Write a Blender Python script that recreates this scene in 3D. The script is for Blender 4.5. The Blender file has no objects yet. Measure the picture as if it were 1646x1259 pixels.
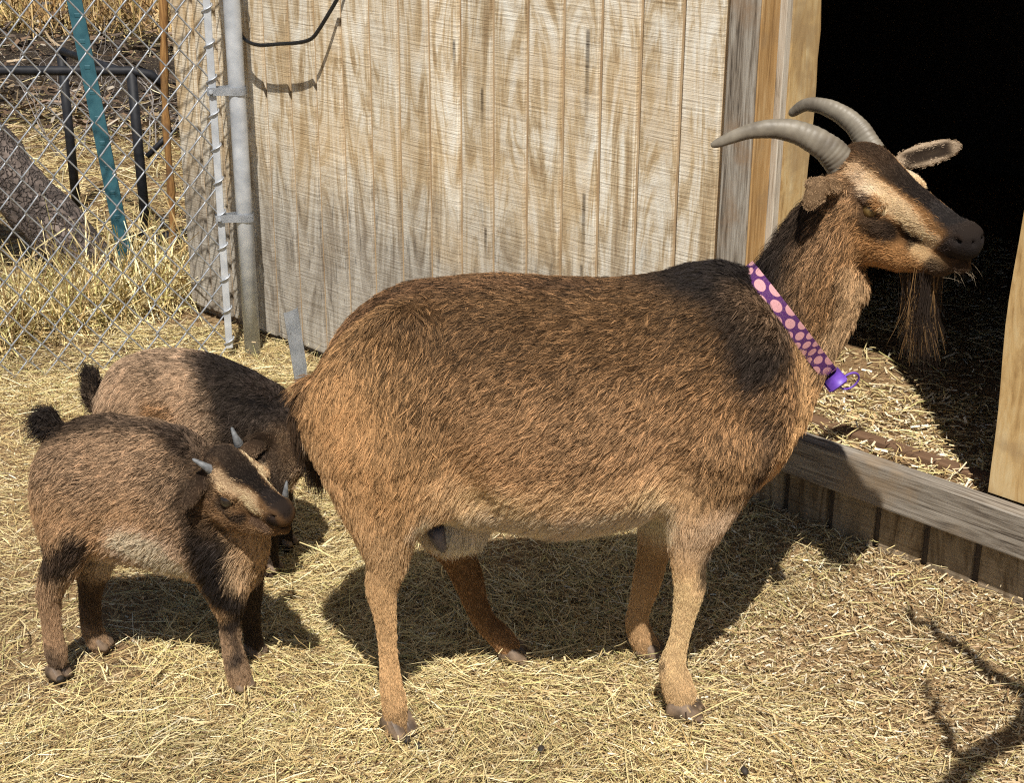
import bpy, bmesh, math, random
import numpy as np
from mathutils import Vector, Matrix

# ------------------------------------------------------------------ camera, sky, sun, exposure
scene = bpy.context.scene
F_PX, PITCH, ROLL, CAM_H = 2498.8, 0.37871, -0.005174, 1.40
PW, PH = 1646.0, 1259.0
cam_data = bpy.data.cameras.new('camera')
cam_data.sensor_fit = 'HORIZONTAL'
cam_data.sensor_width = 36.0
cam_data.lens = 36.0 * F_PX / PW
cam_data.clip_start = 0.05
cam_data.clip_end = 300.0
camera = bpy.data.objects.new('camera', cam_data)
scene.collection.objects.link(camera)
camera.location = (0, 0, CAM_H)
camera.matrix_world = (Matrix.Translation((0, 0, CAM_H)) @ Matrix.Rotation(math.pi / 2 - PITCH, 4, 'X')
                       @ Matrix.Rotation(-ROLL, 4, 'Z'))
scene.camera = camera

SUN_EL = math.radians(58.0)
SUN_AZ = math.radians(0.6)          # light travels along +Y, a touch to the left
world = bpy.data.worlds.new('World')
scene.world = world
world.use_nodes = True
wn = world.node_tree
wn.nodes.clear()
sky = wn.nodes.new('ShaderNodeTexSky')
sky.sky_type = 'NISHITA'
sky.sun_disc = False
sky.sun_elevation = SUN_EL
sky.sun_rotation = math.radians(180.0)
bg = wn.nodes.new('ShaderNodeBackground')
bg.inputs['Strength'].default_value = 0.05
wo = wn.nodes.new('ShaderNodeOutputWorld')
wn.links.new(sky.outputs['Color'], bg.inputs['Color'])
wn.links.new(bg.outputs['Background'], wo.inputs['Surface'])

sun_data = bpy.data.lights.new('sun', 'SUN')
sun_data.energy = 5.0
sun_data.angle = math.radians(0.55)
sun_data.color = (1.0, 0.95, 0.87)
sun = bpy.data.objects.new('sun', sun_data)
scene.collection.objects.link(sun)
sun.location = (0, -4, 8)
ldir = Vector((-math.sin(SUN_AZ) * math.cos(SUN_EL), math.cos(SUN_AZ) * math.cos(SUN_EL), -math.sin(SUN_EL)))
sun.rotation_euler = ldir.to_track_quat('-Z', 'Y').to_euler()

scene.view_settings.view_transform = 'Standard'
scene.view_settings.look = 'None'
scene.view_settings.exposure = 0.28
scene.view_settings.gamma = 1.0
scene.view_settings.use_curve_mapping = False
scene.cycles.use_denoising = False
scene.cycles.filter_width = 1.2
scene.cycles.use_adaptive_sampling = True
scene.cycles.adaptive_threshold = 0.025
scene.cycles.sample_clamp_direct = 8.0
scene.cycles.sample_clamp_indirect = 3.0
scene.cycles.max_bounces = 6
scene.cycles.diffuse_bounces = 2
scene.cycles.glossy_bounces = 2
scene.cycles.transparent_max_bounces = 8
try:
    scene.cycles_curves.shape = 'RIBBONS'
    scene.cycles_curves.subdivisions = 2
except Exception:
    pass

COL = scene.collection
RNG = np.random.default_rng(11)
rnd = random.Random(5)

# ------------------------------------------------------------------ helpers
def ray(px, py):
    """world direction through a photo pixel (measured on the photograph), forward component along the view axis = 1"""
    x, u = px - PW / 2, -(py - PH / 2)
    cr, sr = math.cos(ROLL), math.sin(ROLL)
    x, u = x * cr + u * sr, -x * sr + u * cr
    cp, sp = math.cos(PITCH), math.sin(PITCH)
    return np.array([x / F_PX, cp + u / F_PX * sp, -sp + u / F_PX * cp])

def ground_at(px, py, z=0.0):
    r = ray(px, py)
    t = (z - CAM_H) / r[2]
    return np.array([r[0] * t, r[1] * t, z])

def tag(o, label=None, cat=None, group=None, kind=None):
    if label: o['label'] = label
    if cat: o['category'] = cat
    if group: o['group'] = group
    if kind: o['kind'] = kind
    return o

def empty(name, loc=(0, 0, 0), rz=0.0):
    o = bpy.data.objects.new(name, None)
    o.empty_display_size = 0.1
    o.location = loc
    o.rotation_euler = (0, 0, rz)
    COL.objects.link(o)
    return o

def link(name, me, mat=None, parent=None, smooth=False):
    if mat is not None and hasattr(me, 'materials') and len(me.materials) == 0:
        me.materials.append(mat)
    if smooth:
        me.shade_smooth()
    o = bpy.data.objects.new(name, me)
    COL.objects.link(o)
    if parent is not None:
        o.parent = parent
    return o

def np_mesh(name, V, Fq):
    """fast mesh from numpy arrays; Fq (n,3) or (n,4)"""
    me = bpy.data.meshes.new(name)
    V = np.asarray(V, np.float32)
    Fq = np.asarray(Fq, np.int32)
    k = Fq.shape[1]
    me.vertices.add(len(V))
    me.vertices.foreach_set('co', V.ravel())
    me.loops.add(Fq.size)
    me.loops.foreach_set('vertex_index', Fq.ravel())
    me.polygons.add(len(Fq))
    me.polygons.foreach_set('loop_start', np.arange(0, Fq.size, k, dtype=np.int32))
    me.update(calc_edges=True)
    me.validate()
    return me

def tube_mesh(name, pts, radii, sides=10, cap=True, squash=None):
    """a tube swept along points, one radius per point"""
    pts = [Vector(p) for p in pts]
    n = len(pts)
    if not hasattr(radii, '__len__'):
        radii = [radii] * n
    V, Fs = [], []
    up = None
    for i in range(n):
        t = (pts[min(i + 1, n - 1)] - pts[max(i - 1, 0)]).normalized()
        if up is None:
            up = t.orthogonal().normalized()
        up = (up - t * up.dot(t)).normalized()
        side = t.cross(up)
        for j in range(sides):
            a = 2 * math.pi * j / sides
            V.append(pts[i] + (up * math.cos(a) + side * math.sin(a)) * radii[i])
    for i in range(n - 1):
        for j in range(sides):
            a, b = i * sides + j, i * sides + (j + 1) % sides
            Fs.append((a, b, b + sides, a + sides))
    if cap:
        Fs.append(tuple(range(sides - 1, -1, -1)))
        Fs.append(tuple(range((n - 1) * sides, n * sides)))
    me = bpy.data.meshes.new(name)
    me.from_pydata([tuple(v) for v in V], [], Fs)
    me.update()
    return me

def box_mesh(name, lo, hi, bevel=0.0, seg=1):
    bm = bmesh.new()
    bmesh.ops.create_cube(bm, size=1.0)
    for v in bm.verts:
        v.co = Vector([(lo[i] + hi[i]) / 2 + v.co[i] * (hi[i] - lo[i]) for i in range(3)])
    if bevel > 0:
        bmesh.ops.bevel(bm, geom=list(bm.edges), offset=bevel, segments=seg, affect='EDGES', profile=0.6)
    me = bpy.data.meshes.new(name)
    bm.to_mesh(me)
    bm.free()
    return me

def catmull(pts, n):
    pts = np.asarray(pts, float)
    P = np.vstack([2 * pts[0] - pts[1], pts, 2 * pts[-1] - pts[-2]])
    out = []
    m = len(pts) - 1
    for q in np.linspace(0, m, n):
        i = min(int(q), m - 1)
        t = q - i
        p0, p1, p2, p3 = P[i], P[i + 1], P[i + 2], P[i + 3]
        out.append(0.5 * ((2 * p1) + (-p0 + p2) * t + (2 * p0 - 5 * p1 + 4 * p2 - p3) * t * t
                          + (-p0 + 3 * p1 - 3 * p2 + p3) * t ** 3))
    return np.array(out)

# --- value noise in numpy (used to vary coats and ground)
def _hash(ix, iy, iz, seed):
    h = (ix.astype(np.uint32) * np.uint32(374761393) + iy.astype(np.uint32) * np.uint32(668265263)
         + iz.astype(np.uint32) * np.uint32(3266489917) + np.uint32(seed * 974711))
    h = (h ^ (h >> np.uint32(13))) * np.uint32(1274126177)
    h = h ^ (h >> np.uint32(16))
    return (h & np.uint32(0xFFFFFF)).astype(np.float64) / float(0xFFFFFF)

def vnoise(P, scale, seed=0):
    P = np.asarray(P, float) * scale + 1000.0
    I = np.floor(P).astype(np.int64)
    f = P - I
    f = f * f * (3 - 2 * f)
    r = 0
    for dx in (0, 1):
        for dy in (0, 1):
            for dz in (0, 1):
                w = (f[:, 0] if dx else 1 - f[:, 0]) * (f[:, 1] if dy else 1 - f[:, 1]) * (f[:, 2] if dz else 1 - f[:, 2])
                r = r + w * _hash(I[:, 0] + dx, I[:, 1] + dy, I[:, 2] + dz, seed)
    return r
# ------------------------------------------------------------------ bodies: one closed skin from a signed-distance field
def smin(a, b, k):
    h = np.maximum(k - np.abs(a - b), 0.0) / k
    return np.minimum(a, b) - h * h * k * 0.25

class Body:
    def __init__(self, h=0.004):
        self.h = h
        self.prims = []      # (group, k, fn, lo, hi, sign)

    def chain(self, group, pts, radii, k=0.02, sy=1.0, frame=None, sign=1):
        pts = np.asarray(pts, float)
        radii = np.asarray(radii, float)
        R = None if frame is None else np.asarray(frame, float)

        def fn(X, Y, Z):
            if R is not None:
                q = [X - R[0, 3], Y - R[1, 3], Z - R[2, 3]]
                X, Y, Z = (R[0, 0] * q[0] + R[1, 0] * q[1] + R[2, 0] * q[2],
                           R[0, 1] * q[0] + R[1, 1] * q[1] + R[2, 1] * q[2],
                           R[0, 2] * q[0] + R[1, 2] * q[1] + R[2, 2] * q[2])
            best = None
            for i in range(len(pts) - 1):
                a, b = pts[i], pts[i + 1]
                ab = b - a
                L = max((ab ** 2).sum(), 1e-9)
                t = np.clip(((X - a[0]) * ab[0] + (Y - a[1]) * ab[1] + (Z - a[2]) * ab[2]) / L, 0, 1)
                dx, dy, dz = X - a[0] - t * ab[0], (Y - a[1] - t * ab[1]) / sy, Z - a[2] - t * ab[2]
                d = np.sqrt(dx * dx + dy * dy + dz * dz) - (radii[i] + t * (radii[i + 1] - radii[i]))
                best = d if best is None else np.minimum(best, d)
            return best * min(1.0, sy)
        W = pts
        if R is not None:
            W = pts @ R[:3, :3].T + R[:3, 3]
        m = radii[:, None] * max(1.0, sy)
        self.prims.append((group, k, fn, (W - m).min(0), (W + m).max(0), sign))

    def ell(self, group, c, r, k=0.02, rot=None, frame=None, sign=1):
        """ellipsoid; rot = 3x3 whose columns are its axes"""
        M = np.eye(4)
        M[:3, 3] = c
        if rot is not None:
            M[:3, :3] = rot
        if frame is not None:
            M = np.asarray(frame, float) @ M
        r = np.asarray(r, float)

        def fn(X, Y, Z):
            q = [X - M[0, 3], Y - M[1, 3], Z - M[2, 3]]
            u = [(M[0, j] * q[0] + M[1, j] * q[1] + M[2, j] * q[2]) / r[j] for j in range(3)]
            k0 = np.sqrt(u[0] ** 2 + u[1] ** 2 + u[2] ** 2) + 1e-9
            k1 = np.sqrt((u[0] / r[0]) ** 2 + (u[1] / r[1]) ** 2 + (u[2] / r[2]) ** 2) + 1e-9
            return k0 * (k0 - 1) / k1
        e = np.sqrt(((M[:3, :3] * r) ** 2).sum(1))
        self.prims.append((group, k, fn, M[:3, 3] - e, M[:3, 3] + e, sign))

    def loft(self, group, secs, k=0.03, n=2.2):
        """sections (x, zc, half width, half height) along x, super-elliptic"""
        s = np.asarray(secs, float)
        o = np.argsort(s[:, 0])
        s = s[o]
        xs = np.linspace(s[0, 0], s[-1, 0], 200)
        tab = np.stack([_smooth_interp(xs, s[:, 0], s[:, j]) for j in (1, 2, 3)], 1)

        def fn(X, Y, Z):
            zc, w, hh = (np.interp(X, xs, tab[:, j]) for j in range(3))
            w, hh = np.maximum(w, 1e-3), np.maximum(hh, 1e-3)
            q = (np.abs(Y / w) ** n + np.abs((Z - zc) / hh) ** n) ** (1 / n)
            d = (q - 1) * np.minimum(w, hh)
            ex = np.maximum(np.maximum(xs[0] - X, X - xs[-1]), 0)
            return np.where(ex > 0, np.sqrt(np.maximum(d, 0) ** 2 + ex ** 2), d)
        zc, w, hh = tab.T
        self.prims.append((group, k, fn, np.array([xs[0], -w.max(), (zc - hh).min()]),
                           np.array([xs[-1], w.max(), (zc + hh).max()]), 1))

    def mesh(self):
        h = self.h
        lo = np.min([p[3] for p in self.prims], 0) - 5 * h
        hi = np.max([p[4] for p in self.prims], 0) + 5 * h
        n = np.ceil((hi - lo) / h).astype(int) + 1
        ax = [lo[i] + np.arange(n[i]) * h for i in range(3)]
        D = np.full(n, 1.0, np.float32)
        for g, k, fn, a, b, sign in self.prims:
            m = k + 4 * h
            i0 = np.clip(np.floor((a - m - lo) / h).astype(int), 0, n - 1)
            i1 = np.clip(np.ceil((b + m - lo) / h).astype(int) + 1, 1, n)
            sl = tuple(slice(i0[i], i1[i]) for i in range(3))
            X, Y, Z = np.meshgrid(ax[0][sl[0]], ax[1][sl[1]], ax[2][sl[2]], indexing='ij', sparse=True)
            d = fn(X, Y, Z)
            if sign > 0:
                D[sl] = smin(D[sl], d, k)
            else:
                D[sl] = -smin(-D[sl], d, k)
        V, Q = surface_nets(D)
        return lo + V * h, Q

    def weights(self, P, names, sharp=0.012):
        """soft membership of each point to each named group"""
        out = []
        for nme in names:
            d = np.full(len(P), 9.0)
            for g, k, fn, a, b, sign in self.prims:
                if g == nme and sign > 0:
                    d = np.minimum(d, fn(P[:, 0], P[:, 1], P[:, 2]))
            out.append(d)
        out = np.array(out)
        w = np.exp(-(out - out.min(0)) / sharp)
        return w / w.sum(0)

def _smooth_interp(x, xp, fp):
    """monotone-ish cubic (finite-difference Hermite) interpolation"""
    m = np.gradient(fp, xp)
    i = np.clip(np.searchsorted(xp, x) - 1, 0, len(xp) - 2)
    hh = xp[i + 1] - xp[i]
    t = (x - xp[i]) / hh
    return ((2 * t ** 3 - 3 * t ** 2 + 1) * fp[i] + (t ** 3 - 2 * t ** 2 + t) * hh * m[i]
            + (-2 * t ** 3 + 3 * t ** 2) * fp[i + 1] + (t ** 3 - t ** 2) * hh * m[i + 1])

def surface_nets(D):
    S = D < 0
    nx, ny, nz = D.shape
    acc = np.zeros((nx - 1, ny - 1, nz - 1, 3), np.float32)
    cnt = np.zeros((nx - 1, ny - 1, nz - 1), np.float32)
    offs = [(0, 0), (1, 0), (0, 1), (1, 1)]
    edges = []
    for axis in range(3):
        a = [slice(None)] * 3
        b = [slice(None)] * 3
        a[axis] = slice(0, -1)
        b[axis] = slice(1, None)
        A, B = D[tuple(a)], D[tuple(b)]
        cross = S[tuple(a)] != S[tuple(b)]
        I = np.argwhere(cross)
        da, db = A[cross], B[cross]
        t = da / (da - db)
        pos = I.astype(np.float32)
        pos[:, axis] += t
        o1, o2 = [q for q in range(3) if q != axis]
        for u, v in offs:
            c = I.copy()
            c[:, o1] -= u
            c[:, o2] -= v
            ok = np.all(c >= 0, 1) & (c[:, 0] < nx - 1) & (c[:, 1] < ny - 1) & (c[:, 2] < nz - 1)
            cc = c[ok]
            np.add.at(acc, (cc[:, 0], cc[:, 1], cc[:, 2]), pos[ok])
            np.add.at(cnt, (cc[:, 0], cc[:, 1], cc[:, 2]), 1)
        edges.append((axis, I, da < 0, o1, o2))
    idx = -np.ones(cnt.shape, np.int64)
    m = cnt > 0
    idx[m] = np.arange(m.sum())
    V = acc[m] / cnt[m][:, None]
    Q = []
    for axis, I, neg, o1, o2 in edges:
        ok = (I[:, o1] > 0) & (I[:, o2] > 0)
        J = I[ok]
        ng = neg[ok]

        def cell(u, v):
            c = J.copy()
            c[:, o1] -= u
            c[:, o2] -= v
            c = np.minimum(c, np.array(cnt.shape) - 1)
            return idx[c[:, 0], c[:, 1], c[:, 2]]
        q = np.stack([cell(0, 0), cell(1, 0), cell(1, 1), cell(0, 1)], 1)
        flip = ng if axis != 1 else ~ng
        q[~flip] = q[~flip][:, ::-1]
        Q.append(q[(q >= 0).all(1)])
    return V, np.vstack(Q)

def relax(V, Q, it=2, lam=0.5):
    """a little smoothing of the voxel steps"""
    n = len(V)
    E = np.vstack([Q[:, [0, 1]], Q[:, [1, 2]], Q[:, [2, 3]], Q[:, [3, 0]]])
    for _ in range(it):
        for l in (lam, -lam * 1.04):
            s = np.zeros_like(V)
            c = np.zeros(n)
            for j in range(3):
                s[:, j] = np.bincount(E[:, 0], V[E[:, 1], j], n) + np.bincount(E[:, 1], V[E[:, 0], j], n)
            c = np.bincount(E[:, 0], minlength=n) + np.bincount(E[:, 1], minlength=n)
            V = V + l * (s / np.maximum(c, 1)[:, None] - V)
    return V

def vertex_normals(V, Q):
    fn = np.cross(V[Q[:, 2]] - V[Q[:, 0]], V[Q[:, 3]] - V[Q[:, 1]])
    N = np.zeros_like(V)
    for j in range(3):
        for c in range(4):
            N[:, j] += np.bincount(Q[:, c], fn[:, j], len(V))
    return N / (np.linalg.norm(N, axis=1, keepdims=True) + 1e-12)

# --- coat painting: soft strokes, later ones over earlier ones
def seg_dist(P, pts):
    pts = np.asarray(pts, float)
    best = np.full(len(P), 9.0)
    for i in range(max(1, len(pts) - 1)):
        a = pts[i]
        b = pts[min(i + 1, len(pts) - 1)]
        ab = b - a
        L = max((ab ** 2).sum(), 1e-9)
        t = np.clip(((P - a) @ ab) / L, 0, 1)
        best = np.minimum(best, np.linalg.norm(P - a - t[:, None] * ab, axis=1))
    return best

def sstep(x, a, b):
    t = np.clip((x - a) / (b - a), 0, 1)
    return t * t * (3 - 2 * t)

def unit(v):
    return v / (np.linalg.norm(v, axis=-1, keepdims=True) + 1e-12)

def make_fur(name, V, Q, N, coat, parent, mat, n_guides, n_child, seed, spread=0.004, nseg=4):
    """coat(P, N) -> dict(len, dir, lift, rad, dens, clump, root, tip) evaluated at guide roots"""
    rg = np.random.default_rng(seed)
    T = np.vstack([Q[:, [0, 1, 2]], Q[:, [0, 2, 3]]])
    ar = 0.5 * np.linalg.norm(np.cross(V[T[:, 1]] - V[T[:, 0]], V[T[:, 2]] - V[T[:, 0]]), axis=1)
    c = coat(V[T].mean(1), unit(N[T].mean(1)))
    pr = ar * c['dens']
    pick = rg.choice(len(T), n_guides, p=pr / pr.sum())
    u, v = rg.random(n_guides), rg.random(n_guides)
    sw = u + v > 1
    u[sw], v[sw] = 1 - u[sw], 1 - v[sw]
    tri = T[pick]
    w = np.stack([1 - u - v, u, v], 1)[:, :, None]
    P = (V[tri] * w).sum(1)
    NN = unit((N[tri] * w).sum(1))
    c = coat(P, NN)
    d = c['dir'] + 0.28 * rg.normal(size=(n_guides, 3))
    d = unit(d - NN * (d * NN).sum(1, keepdims=True))
    L = c['len'] * (0.75 + 0.5 * rg.random(n_guides))
    lift = c['lift'] * (0.7 + 0.6 * rg.random(n_guides))
    bias = rg.normal(size=n_guides)

    def path(root, dd, nn, LL, li, s):
        out = root + dd * (LL * s * (1 - 0.15 * li))[:, None] + nn * (LL * (li * s - 0.45 * li * s * s))[:, None]
        out[:, 2] -= LL * 0.10 * s * s
        return out
    m = n_child
    G = np.repeat(np.arange(n_guides), m)
    k = len(G)
    t2 = np.cross(NN, d)
    sp = np.minimum(spread, 0.30 * L + 0.0012)[G]
    o1, o2 = rg.normal(size=k) * sp, rg.normal(size=k) * sp
    root = P[G] + d[G] * o1[:, None] + t2[G] * o2[:, None] - NN[G] * 0.0012
    dd = unit(d[G] + 0.13 * rg.normal(size=(k, 3)))
    LL = L[G] * (0.65 + 0.6 * rg.random(k))
    li = lift[G] * (0.7 + 0.6 * rg.random(k))
    pts = np.zeros((k, nseg, 3), np.float32)
    rad = np.zeros((k, nseg), np.float32)
    for j in range(nseg):
        s = j / (nseg - 1)
        own = path(root, dd, NN[G], LL, li, s)
        gp = path(P, d, NN, L, lift, s)[G]
        cl = (c['clump'][G] * s)[:, None]
        pts[:, j] = own + (gp - own) * cl
        rad[:, j] = c['rad'][G] * (1.0 - 0.75 * s ** 1.5)
    hv = (0.22 * bias[G] + 0.16 * rg.normal(size=k))
    u_ = rg.random(k)
    ag = np.where(u_ < .38, .22, np.where(u_ > .84, 2.2, 1.15))         # mixed dark and pale hairs
    lum = c['tip'].mean(1)[G]
    vy = np.clip(c['vary'][G], 0, 1) * (1 - .8 * sstep(lum, .22, .50))
    ag = 1 + (ag - 1) * vy
    f = (np.exp(np.clip(hv * 1.7, -1.2, 1.1) * c['vary'][G]) * ag)[:, None]
    colr = c['root'][G] * f
    colt = c['tip'][G] * f
    colr = colr / np.maximum(1, colr.max(1, keepdims=True) / .9)
    colt = colt / np.maximum(1, colt.max(1, keepdims=True) / .9)
    cu = bpy.data.hair_curves.new(name)
    cu.add_curves([nseg] * k)
    cu.attributes['position'].data.foreach_set('vector', pts.reshape(-1))
    at = cu.attributes.get('radius') or cu.attributes.new('radius', 'FLOAT', 'POINT')
    at.data.foreach_set('value', rad.reshape(-1))
    for nm, cc in (('coat_root', colr), ('coat_tip', colt)):
        a = cu.attributes.new(nm, 'FLOAT_COLOR', 'CURVE')
        a.data.foreach_set('color', np.hstack([cc, np.ones((k, 1))]).astype(np.float32).ravel())
    cu.materials.append(mat)
    o = bpy.data.objects.new(name, cu)
    COL.objects.link(o)
    o.parent = parent
    return o

def free_hairs(name, roots, dirs, lengths, cols, parent, mat, rad=0.0004, droop=0.5, nseg=5, seed=1, curl=0.08):
    """long locks (beard, tail tuft, whiskers): one curve for each root"""
    rg = np.random.default_rng(seed)
    k = len(roots)
    pts = np.zeros((k, nseg, 3), np.float32)
    w1 = rg.normal(size=(k, 3)) * curl
    for j in range(nseg):
        s = j / (nseg - 1)
        p = roots + dirs * (lengths * s)[:, None] + w1 * (lengths * s * s)[:, None]
        p[:, 2] -= droop * lengths * s * s
        pts[:, j] = p
    cu = bpy.data.hair_curves.new(name)
    cu.add_curves([nseg] * k)
    cu.attributes['position'].data.foreach_set('vector', pts.reshape(-1))
    at = cu.attributes.get('radius') or cu.attributes.new('radius', 'FLOAT', 'POINT')
    r = rad * (1 - 0.8 * np.linspace(0, 1, nseg) ** 2)
    at.data.foreach_set('value', np.tile(r, k).astype(np.float32))
    for nm, q in (('coat_root', 0.75), ('coat_tip', 1.1)):
        a = cu.attributes.new(nm, 'FLOAT_COLOR', 'CURVE')
        a.data.foreach_set('color', np.hstack([np.clip(cols * q, 0, 1), np.ones((k, 1))]).astype(np.float32).ravel())
    cu.materials.append(mat)
    o = bpy.data.objects.new(name, cu)
    COL.objects.link(o)
    o.parent = parent
    return o

# ------------------------------------------------------------------ animal materials
def new_mat(name):
    m = bpy.data.materials.new(name)
    m.use_nodes = True
    nt = m.node_tree
    b = nt.nodes['Principled BSDF']
    return m, nt, b

def fur_material():
    m = bpy.data.materials.new('fur')
    m.use_nodes = True
    nt = m.node_tree
    nt.nodes.clear()
    out = nt.nodes.new('ShaderNodeOutputMaterial')
    r = nt.nodes.new('ShaderNodeAttribute'); r.attribute_name = 'coat_root'
    t = nt.nodes.new('ShaderNodeAttribute'); t.attribute_name = 'coat_tip'
    hi = nt.nodes.new('ShaderNodeHairInfo')
    mx = nt.nodes.new('ShaderNodeMix'); mx.data_type = 'RGBA'
    nt.links.new(hi.outputs['Intercept'], mx.inputs['Factor'])
    nt.links.new(r.outputs['Color'], mx.inputs['A'])
    nt.links.new(t.outputs['Color'], mx.inputs['B'])
    b = nt.nodes.new('ShaderNodeBsdfPrincipled')
    nt.links.new(mx.outputs['Result'], b.inputs['Base Color'])
    b.inputs['Roughness'].default_value = 0.55
    b.inputs['Specular IOR Level'].default_value = 0.0
    h = nt.nodes.new('ShaderNodeBsdfHair')
    h.component = 'Reflection'
    h.inputs['Color'].default_value = (.66, .52, .40, 1)
    h.inputs['Offset'].default_value = math.radians(-4)
    h.inputs['RoughnessU'].default_value = .22
    h.inputs['RoughnessV'].default_value = .9
    ms = nt.nodes.new('ShaderNodeMixShader')
    ms.inputs[0].default_value = .045
    nt.links.new(b.outputs[0], ms.inputs[1]); nt.links.new(h.outputs[0], ms.inputs[2])
    nt.links.new(ms.outputs[0], out.inputs['Surface'])
    return m

def skin_material():
    m, nt, b = new_mat('coat_skin')
    a = nt.nodes.new('ShaderNodeAttribute'); a.attribute_name = 'coat'
    nt.links.new(a.outputs['Color'], b.inputs['Base Color'])
    b.inputs['Roughness'].default_value = 0.9
    b.inputs['Specular IOR Level'].default_value = 0.1
    n = nt.nodes.new('ShaderNodeTexNoise'); n.inputs['Scale'].default_value = 520.0
    bp = nt.nodes.new('ShaderNodeBump'); bp.inputs['Strength'].default_value = 0.7
    bp.inputs['Distance'].default_value = 0.002
    tc = nt.nodes.new('ShaderNodeTexCoord')
    nt.links.new(tc.outputs['Object'], n.inputs['Vector'])
    nt.links.new(n.outputs['Fac'], bp.inputs['Height'])
    nt.links.new(bp.outputs['Normal'], b.inputs['Normal'])
    return m

def noise_mat(name, c1, c2, scale=60, rough=0.5, stretch=(1, 1, 1), bump=0.2, bdist=0.002, spec=0.4, detail=6.0, lo=0.35, hi=0.65, metal=0.0):
    m, nt, b = new_mat(name)
    tc = nt.nodes.new('ShaderNodeTexCoord')
    mp = nt.nodes.new('ShaderNodeMapping'); mp.inputs['Scale'].default_value = stretch
    n = nt.nodes.new('ShaderNodeTexNoise'); n.inputs['Scale'].default_value = scale; n.inputs['Detail'].default_value = detail
    cr = nt.nodes.new('ShaderNodeValToRGB')
    cr.color_ramp.elements[0].position = lo; cr.color_ramp.elements[0].color = (*c1, 1)
    cr.color_ramp.elements[1].position = hi; cr.color_ramp.elements[1].color = (*c2, 1)
    nt.links.new(tc.outputs['Object'], mp.inputs['Vector'])
    nt.links.new(mp.outputs['Vector'], n.inputs['Vector'])
    nt.links.new(n.outputs['Fac'], cr.inputs['Fac'])
    nt.links.new(cr.outputs['Color'], b.inputs['Base Color'])
    b.inputs['Roughness'].default_value = rough
    b.inputs['Specular IOR Level'].default_value = spec
    b.inputs['Metallic'].default_value = metal
    if bump > 0:
        bp = nt.nodes.new('ShaderNodeBump'); bp.inputs['Strength'].default_value = bump; bp.inputs['Distance'].default_value = bdist
        nt.links.new(n.outputs['Fac'], bp.inputs['Height'])
        nt.links.new(bp.outputs['Normal'], b.inputs['Normal'])
    return m

FUR = fur_material()
SKIN = skin_material()
HORN = noise_mat('horn', (0.12, 0.10, 0.075), (0.25, 0.22, 0.17), scale=38, rough=0.5, stretch=(1, 1, 1), bump=0.5, lo=.3, hi=.68)
KIDHORN = noise_mat('kid_horn', (0.085, 0.090, 0.095), (0.20, 0.205, 0.21), scale=140, rough=0.55, bump=0.5)
HOOF = noise_mat('hoof', (0.07, 0.048, 0.032), (0.21, 0.145, 0.095), scale=60, rough=0.55, bump=0.3)
NOSE = noise_mat('nose_skin', (0.025, 0.022, 0.023), (0.055, 0.048, 0.048), scale=260, rough=0.42, bump=0.35, bdist=0.001)
EYE = noise_mat('eye', (0.11, 0.068, 0.022), (0.20, 0.13, 0.045), scale=90, rough=0.08, bump=0.0, spec=0.6)
PUPIL = noise_mat('pupil', (0.004, 0.004, 0.004), (0.008, 0.008, 0.008), scale=20, rough=0.1, bump=0.0)
UDDER = noise_mat('teat_skin', (0.10, 0.09, 0.10), (0.17, 0.15, 0.16), scale=80, rough=0.6, bump=0.2)

def finish_body(body, name, label, loc, yaw, coat, guides, child, seed, spread, it=2):
    root = empty(name, loc, yaw)
    tag(root, label, 'goat')
    V, Q = body.mesh()
    V = relax(V, Q, it)
    N = vertex_normals(V, Q)
    me = np_mesh('body', V, Q)
    c = coat(V, N)
    ca = me.color_attributes.new('coat', 'FLOAT_COLOR', 'POINT')
    ca.data.foreach_set('color', np.hstack([np.clip(c['root'] * 0.55, 0, 1), np.ones((len(V), 1))]).astype(np.float32).ravel())
    o = link('body', me, SKIN, root, smooth=True)
    if guides:
        make_fur('fur', V, Q, N, coat, root, FUR, guides, child, seed, spread)
    return root, V, Q, N

def horn_mesh(name, pts, r0, r1, flat=0.78, rings=24, n=170, sides=20, ridge=0.038):
    """a curved tapering horn, oval in section, with growth ridges"""
    C = catmull(pts, n)
    me_pts = [Vector(p) for p in C]
    V, Fs = [], []
    up = None
    for i in range(n):
        s = i / (n - 1)
        t = (me_pts[min(i + 1, n - 1)] - me_pts[max(i - 1, 0)]).normalized()
        if up is None:
            up = Vector((0, 0, 1))
        up = (up - t * up.dot(t)).normalized()
        sd = t.cross(up)
        r = r0 + (r1 - r0) * s ** 1.15
        r *= 1 + ridge * (abs(math.sin(s ** .8 * rings * math.pi + .5 * math.sin(s * 31))) - .5) * (1 - s ** 2) + 0.015 * math.sin(s * 37 + 1)
        if s > 0.94:
            r *= math.sqrt(max(0.0, 1 - ((s - 0.94) / 0.065) ** 2))
        for j in range(sides):
            a = 2 * math.pi * j / sides
            V.append(me_pts[i] + up * math.cos(a) * r + sd * math.sin(a) * r * flat)
    for i in range(n - 1):
        for j in range(sides):
            a, b = i * sides + j, i * sides + (j + 1) % sides
            Fs.append((a, b, b + sides, a + sides))
    Fs.append(tuple(range(sides - 1, -1, -1)))
    Fs.append(tuple(range((n - 1) * sides, n * sides)))
    me = bpy.data.meshes.new(name)
    me.from_pydata([tuple(v) for v in V], [], Fs)
    me.update()
    return me

def frame(loc, fwd, up):
    """4x4 whose x axis is fwd, z axis near up"""
    x = unit(np.asarray(fwd, float))
    y = unit(np.cross(np.asarray(up, float), x))
    z = np.cross(x, y)
    M = np.eye(4)
    M[:3, 0], M[:3, 1], M[:3, 2], M[:3, 3] = x, y, z, loc
    return M

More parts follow.
